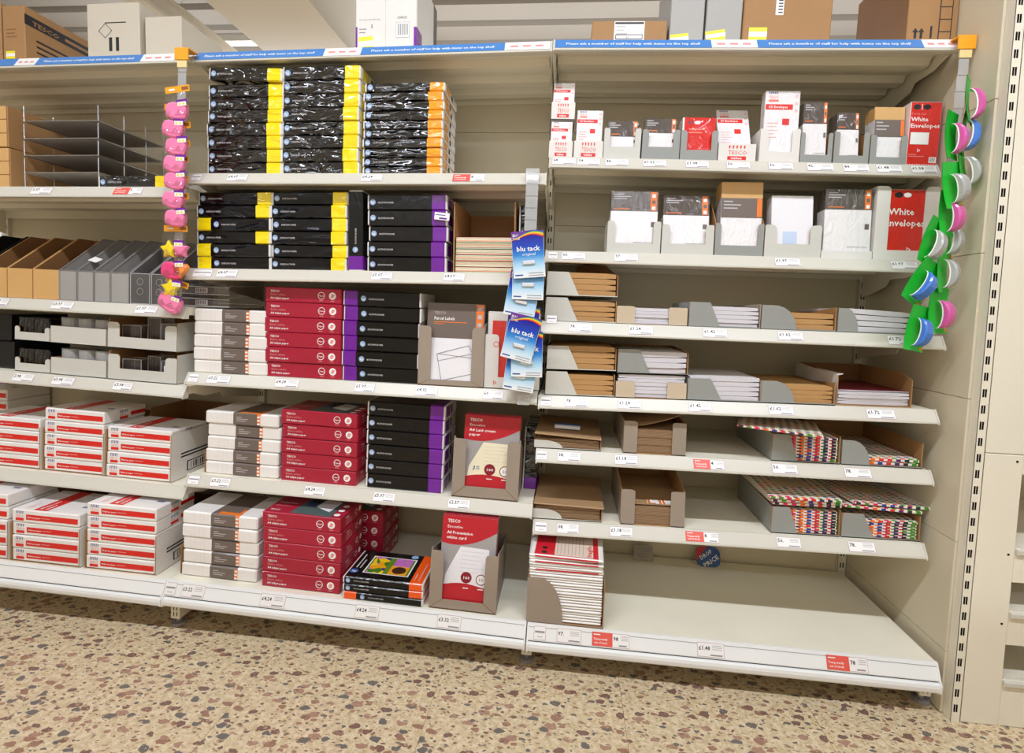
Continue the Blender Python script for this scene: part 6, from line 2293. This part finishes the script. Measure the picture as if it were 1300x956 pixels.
EB = eraser_bag([('blob', PINK, -.006, -.088, .036)])
seq = [(221.5, 141, EB, -.12, 'pink eraser in a clear bag, topmost on the hanging strip'), (221, 164, EB, .03, 'pink eraser bag, second from top of the strip'), (223, 186.5, EB, -.05, 'pink eraser bag, third from top of the strip'),
       (223, 209, EB, .04, 'pink eraser bag, fourth from top of the strip'), (221, 230, EB, -.06, 'pink eraser bag, fifth from top, level with the second shelf edge'), (221, 254, EB, .02, 'pink eraser bag, sixth from top of the strip'),
       (221, 277, EB, -.08, 'pink eraser bag, seventh from top, just above the yellow star'),
       (220, 317, eraser_bag([('star', YELR, -.02, -.088, .034), ('star', PINK, .024, -.086, .034)]), .0, 'bag with a yellow and a pink star eraser on the hanging strip'),
       (220, 343, eraser_bag([('heart', ORAR, .02, -.086, .030), ('blob', HOT, -.012, -.089, .038)]), -.04, 'bag with a hot pink eraser and an orange one behind'),
       (220, 367, eraser_bag([('star', YELR, -.006, -.088, .037)]), .1, 'bag with one yellow star eraser near the bottom of the strip'),
       (223, 385.5, eraser_bag([('blob', PINK, 0, -.088, .042)]), .3, 'lowest pink eraser bag, hanging tilted below the yellow star')]
for i, (u, v, pr, an, lab) in enumerate(seq):
    y = .060 - .005 * (len(seq) - i)
    q = on_y(u, v, y)
    spawn('eraser_bag', pr, Matrix.Translation((q.x + .004, y, q.z + .088)) @ Matrix.Rotation(an, 4, 'Y') @ Matrix.Rotation(.05, 4, 'X'), lab, 'eraser', 'bagged erasers on the clip strip')

# -- middle: blue adhesive packets
hk = on_y(676, 226, .066)
bt = on_y(664, 514, .066)
clip_strip(hk.x, hk.z + .02, bt.x, bt.z, .066, .042, 'clear hanging strip from the second shelf, carrying blue packets', False, 20)


def card_grad():
    m = bpy.data.materials.new('blue_to_white_card_print')
    m.use_nodes = True
    nt = m.node_tree
    p = nt.nodes['Principled BSDF']
    p.inputs['Roughness'].default_value = .25
    tc = nt.nodes.new('ShaderNodeTexCoord')
    sp = nt.nodes.new('ShaderNodeSeparateXYZ')
    mr = nt.nodes.new('ShaderNodeMath')
    mr.operation = 'MULTIPLY_ADD'
    mr.inputs[1].default_value = 1 / .155
    mr.inputs[2].default_value = 1.0
    r = nt.nodes.new('ShaderNodeValToRGB')
    el = r.color_ramp.elements
    el[0].position, el[0].color = .04, rgb((240, 244, 246))
    el[1].position, el[1].color = .88, rgb((24, 24, 150))
    for pos_, c_ in ((.28, (170, 214, 240)), (.48, (50, 140, 214)), (.66, (24, 70, 184))):
        e = el.new(pos_)
        e.color = rgb(c_)
    nt.links.new(tc.outputs['Object'], sp.inputs[0])
    nt.links.new(sp.outputs['Z'], mr.inputs[0])
    nt.links.new(mr.outputs[0], r.inputs[0])
    nt.links.new(r.outputs[0], p.inputs['Base Color'])
    return m


BCARD = card_grad()
RB = [mat('rainbow_%s' % n, c_, .35, vary=.02) for n, c_ in (('violet', (110, 50, 150)), ('indigo', (60, 60, 170)), ('green', (50, 160, 90)), ('yellow', (250, 210, 40)), ('orange', (250, 140, 30)), ('red', (220, 40, 40)))]


def tack_card(full=True):
    w, h = .107, .155
    a = MB().cbox(-w / 2, w / 2, -.003, 0, -h, 0, .0008, WHITE, front=BCARD)
    p = MB()
    O, O2 = Vector((0, -.0035, 0)), Vector((0, -.004, 0))
    n = 10

    def wave(x):
        return -.030 + .010 * math.sin((x / w + .5) * 4.2 - 1.2) + .012 * (x / w + .3)
    p.face([O + Vector((-w / 2, 0, 0))] + [O + Vector((-w / 2 + w * i / n, 0, wave(-w / 2 + w * i / n) + .016)) for i in range(n + 1)] + [O + Vector((w / 2, 0, 0))], RB[0])
    for b in range(1, 6):
        for i in range(n):
            x0, x1 = -w / 2 + w * i / n, -w / 2 + w * (i + 1) / n
            k0, k1 = i / n, (i + 1) / n
            t0, t1 = .0008 + .0032 * k0, .0008 + .0032 * k1
            p.face([O2 + Vector((x0, 0, wave(x0) + .016 - t0 * (b - 1))), O2 + Vector((x1, 0, wave(x1) + .016 - t1 * (b - 1))), O2 + Vector((x1, 0, wave(x1) + .016 - t1 * b)), O2 + Vector((x0, 0, wave(x0) + .016 - t0 * b))], RB[b])
    p.text('BLU', O2, FR, FU, -w * .46, -.016, .011, WHITE, bold=True, width=.018)
    p.text('TACK', O2, FR, FU, -w * .46, -.027, .011, WHITE, bold=True, width=.025)
    p.text('blu tack', O2, FR, FU, -w * .36, -.066, .023, WHITE, bold=True, width=w * .74)
    p.text('original', O2, FR, FU, -w * .2, -.081, .014, WHITE, width=w * .42)
    p.quad(O2, FR, FU, -w * .45, -w * .2, -h + .008, -h + .012, LOGOD)
    p.quad(O2, FR, FU, -w * .02, w * .44, -h + .006, -h + .008, GREY)
    p.quad(O2, FR, FU, -w * .02, w * .44, -h + .014, -h + .016, GREY)
    b = MB().cbox(-w * .2, w * .2, -.009, -.003, -.112, -.098, .003, clear('white_blister', tint=(246, 246, 248), gloss=.08, cover=.75))
    return [('card', a.mesh('card')), ('front_print', p.mesh('front_print')), ('blister', b.mesh('blister'))]


TK = tack_card()
for (u, v, an, y, lab) in ((669, 293.5, -.10, .020, 'blue and white packet hanging at the top of the middle strip'), (672, 322, .0, .032, 'blue and white packet, second from top of the middle strip'),
                           (669, 345, .15, .042, 'blue and white packet, third from top, swung to the left'), (669, 401, .22, .022, 'blue and white packet with white words, front one of the lower three'),
                           (667, 388, .12, .054, 'blue packet half hidden behind the tilted lower one'), (669.5, 421, -.02, .034, 'blue and white packet, second from bottom of the middle strip'), (666, 440, .12, .044, 'blue and white packet at the very bottom of the middle strip')):
    q = on_y(u, v, y)
    spawn('adhesive_packet', TK, Matrix.Translation((q.x, y, q.z)) @ Matrix.Rotation(an, 4, 'Y'), lab, 'packet', 'blue packets on the clip strip')

# -- right: tape dispensers on green cards
hk = on_y(1225, 54, .106)
bt = on_y(1180, 425, .10)
clip_strip(hk.x, hk.z, bt.x, bt.z, .10, .03, 'clear hanging strip with amber hook at the right end, carrying green cards', True, 18)
GREEN = mat('green_card', (24, 190, 50), .4, vary=.05)
GREEND = mat('green_card_dark', (20, 70, 36), .4, vary=.1)
TPINK = mat('pink_dispenser', (214, 84, 160), .25, coat=.4, vary=.04)
TBLUE = mat('blue_dispenser', (62, 120, 206), .25, coat=.4, vary=.04)
TSILV = mat('silver_dispenser', (176, 176, 172), .25, coat=.4, vary=.06)


def tape_pack(m):
    """bent green backing card with a rounded tape dispenser standing on it; card faces local -y"""
    w, h = .088, .140
    c_ = MB()
    n = 6
    for i in range(n):
        z0, z1 = -h * i / n, -h * (i + 1) / n

        def yy(z):
            return .006 * math.sin(-z / h * math.pi)
        mm = GREEN
        c_.face([(-w / 2, yy(z1), z1), (w / 2, yy(z1), z1), (w / 2, yy(z0), z0), (-w / 2, yy(z0), z0)], mm)
        c_.face([(-w / 2, yy(z0) + .0012, z0), (w / 2, yy(z0) + .0012, z0), (w / 2, yy(z1) + .0012, z1), (-w / 2, yy(z1) + .0012, z1)], GREEN)
    c_.quad((0, -.0006, 0), FR, FU, w * .3, w * .44, -h + .006, -h + .014, ORANGE)
    # dispenser: a crescent seen from the side, bulging away from the card
    s = MB()
    N = 10
    zc, H = -h * .58, .044
    prof = []
    for i in range(N + 1):
        t = i / N * math.pi
        prof.append((zc + H * math.cos(t), -.004 - .034 * math.sin(t) ** .9))
    inner = [(zc + H * .98 * math.cos(i / N * math.pi), -.002 - .017 * math.sin(i / N * math.pi)) for i in range(N + 1)]
    for (x0, x1, k) in ((-.017, .017, 1.0),):
        for i in range(N):
            a, b = prof[i], prof[i + 1]
            e = .8
            s.face([(x0 * e, a[1], a[0]), (x1 * e, a[1], a[0]), (x1 * e, b[1], b[0]), (x0 * e, b[1], b[0])], m)
            for sx in (x0, x1):
                A2, B2 = (sx, a[1] * .86, zc + (a[0] - zc) * .95), (sx, b[1] * .86, zc + (b[0] - zc) * .95)
                s.face([(sx * e, a[1], a[0]), (sx * e, b[1], b[0]), B2, A2], m)
                ia, ib = inner[i], inner[i + 1]
                s.face([A2, B2, (sx, ib[1], ib[0]), (sx, ia[1], ia[0])], m)
    me = s.mesh('dispenser', False)
    rim = MB()
    for i in range(N):
        ia, ib = inner[i], inner[i + 1]
        for dy in (-.0022, .0012):
            rim.face([(-.0172, ia[1] + dy, ia[0]), (.0172, ia[1] + dy, ia[0]), (.0172, ib[1] + dy, ib[0]), (-.0172, ib[1] + dy, ib[0])], WHITE)
        for sx in (-.0172, .0172):
            rim.face([(sx, ia[1] - .0022, ia[0]), (sx, ib[1] - .0022, ib[0]), (sx, ib[1] + .0012, ib[0]), (sx, ia[1] + .0012, ia[0])], WHITE)
    return [('card', c_.mesh('card')), ('dispenser', me), ('inner_rim', rim.mesh('inner_rim'))]


TP, TB, TS = tape_pack(TPINK), tape_pack(TBLUE), tape_pack(TSILV)
seq = [(1238, 130, TP, 62, -.10, .055, 'topmost green card with a pink tape dispenser'), (1232, 170, TB, 64, .05, .075, 'green card with a blue dispenser behind the second pink one'),
       (1216, 174, TP, 52, -.05, .045, 'second green card from the top, pink dispenser'), (1232, 215, TS, 58, -.22, .075, 'green card with a silver dispenser, upper right one'),
       (1217, 237, TS, 40, -.16, .035, 'bright green card with a silver dispenser above the third pink one'), (1211, 274, TP, 42, -.06, .050, 'green card with a pink dispenser, level with the white mailbox tray top'),
       (1210, 304, TS, 50, .02, .085, 'green card with a half-hidden silver dispenser'), (1188, 310, TS, 46, .26, .035, 'leftward tilted green card with a silver dispenser'),
       (1205, 346, TS, 54, -.04, .055, 'green card with a slim silver dispenser over a shelf edge'), (1174, 362, TB, 36, .5, .030, 'strongly tilted green card with a blue dispenser'),
       (1198, 398, TP, 40, -.02, .050, 'lowest green card with a pink dispenser'), (1170, 421, TB, 38, .14, .030, 'lowest green card of all, blue dispenser')]
seq[5] = seq[5][:6] + ('third green card from the top with a pink dispenser',)
for u, v, pr, yw_, an, y, lab in seq:
    y -= .045
    q = on_y(u, v, y)
    M = Matrix.Translation(q) @ Matrix.Rotation(an, 4, 'Y') @ Matrix.Rotation(math.radians(yw_ - 12), 4, 'Z') @ Matrix.Translation((0, .012, .078))
    spawn('tape_dispenser_pack', pr, M, lab, 'tape dispenser', 'tape dispensers on green cards')
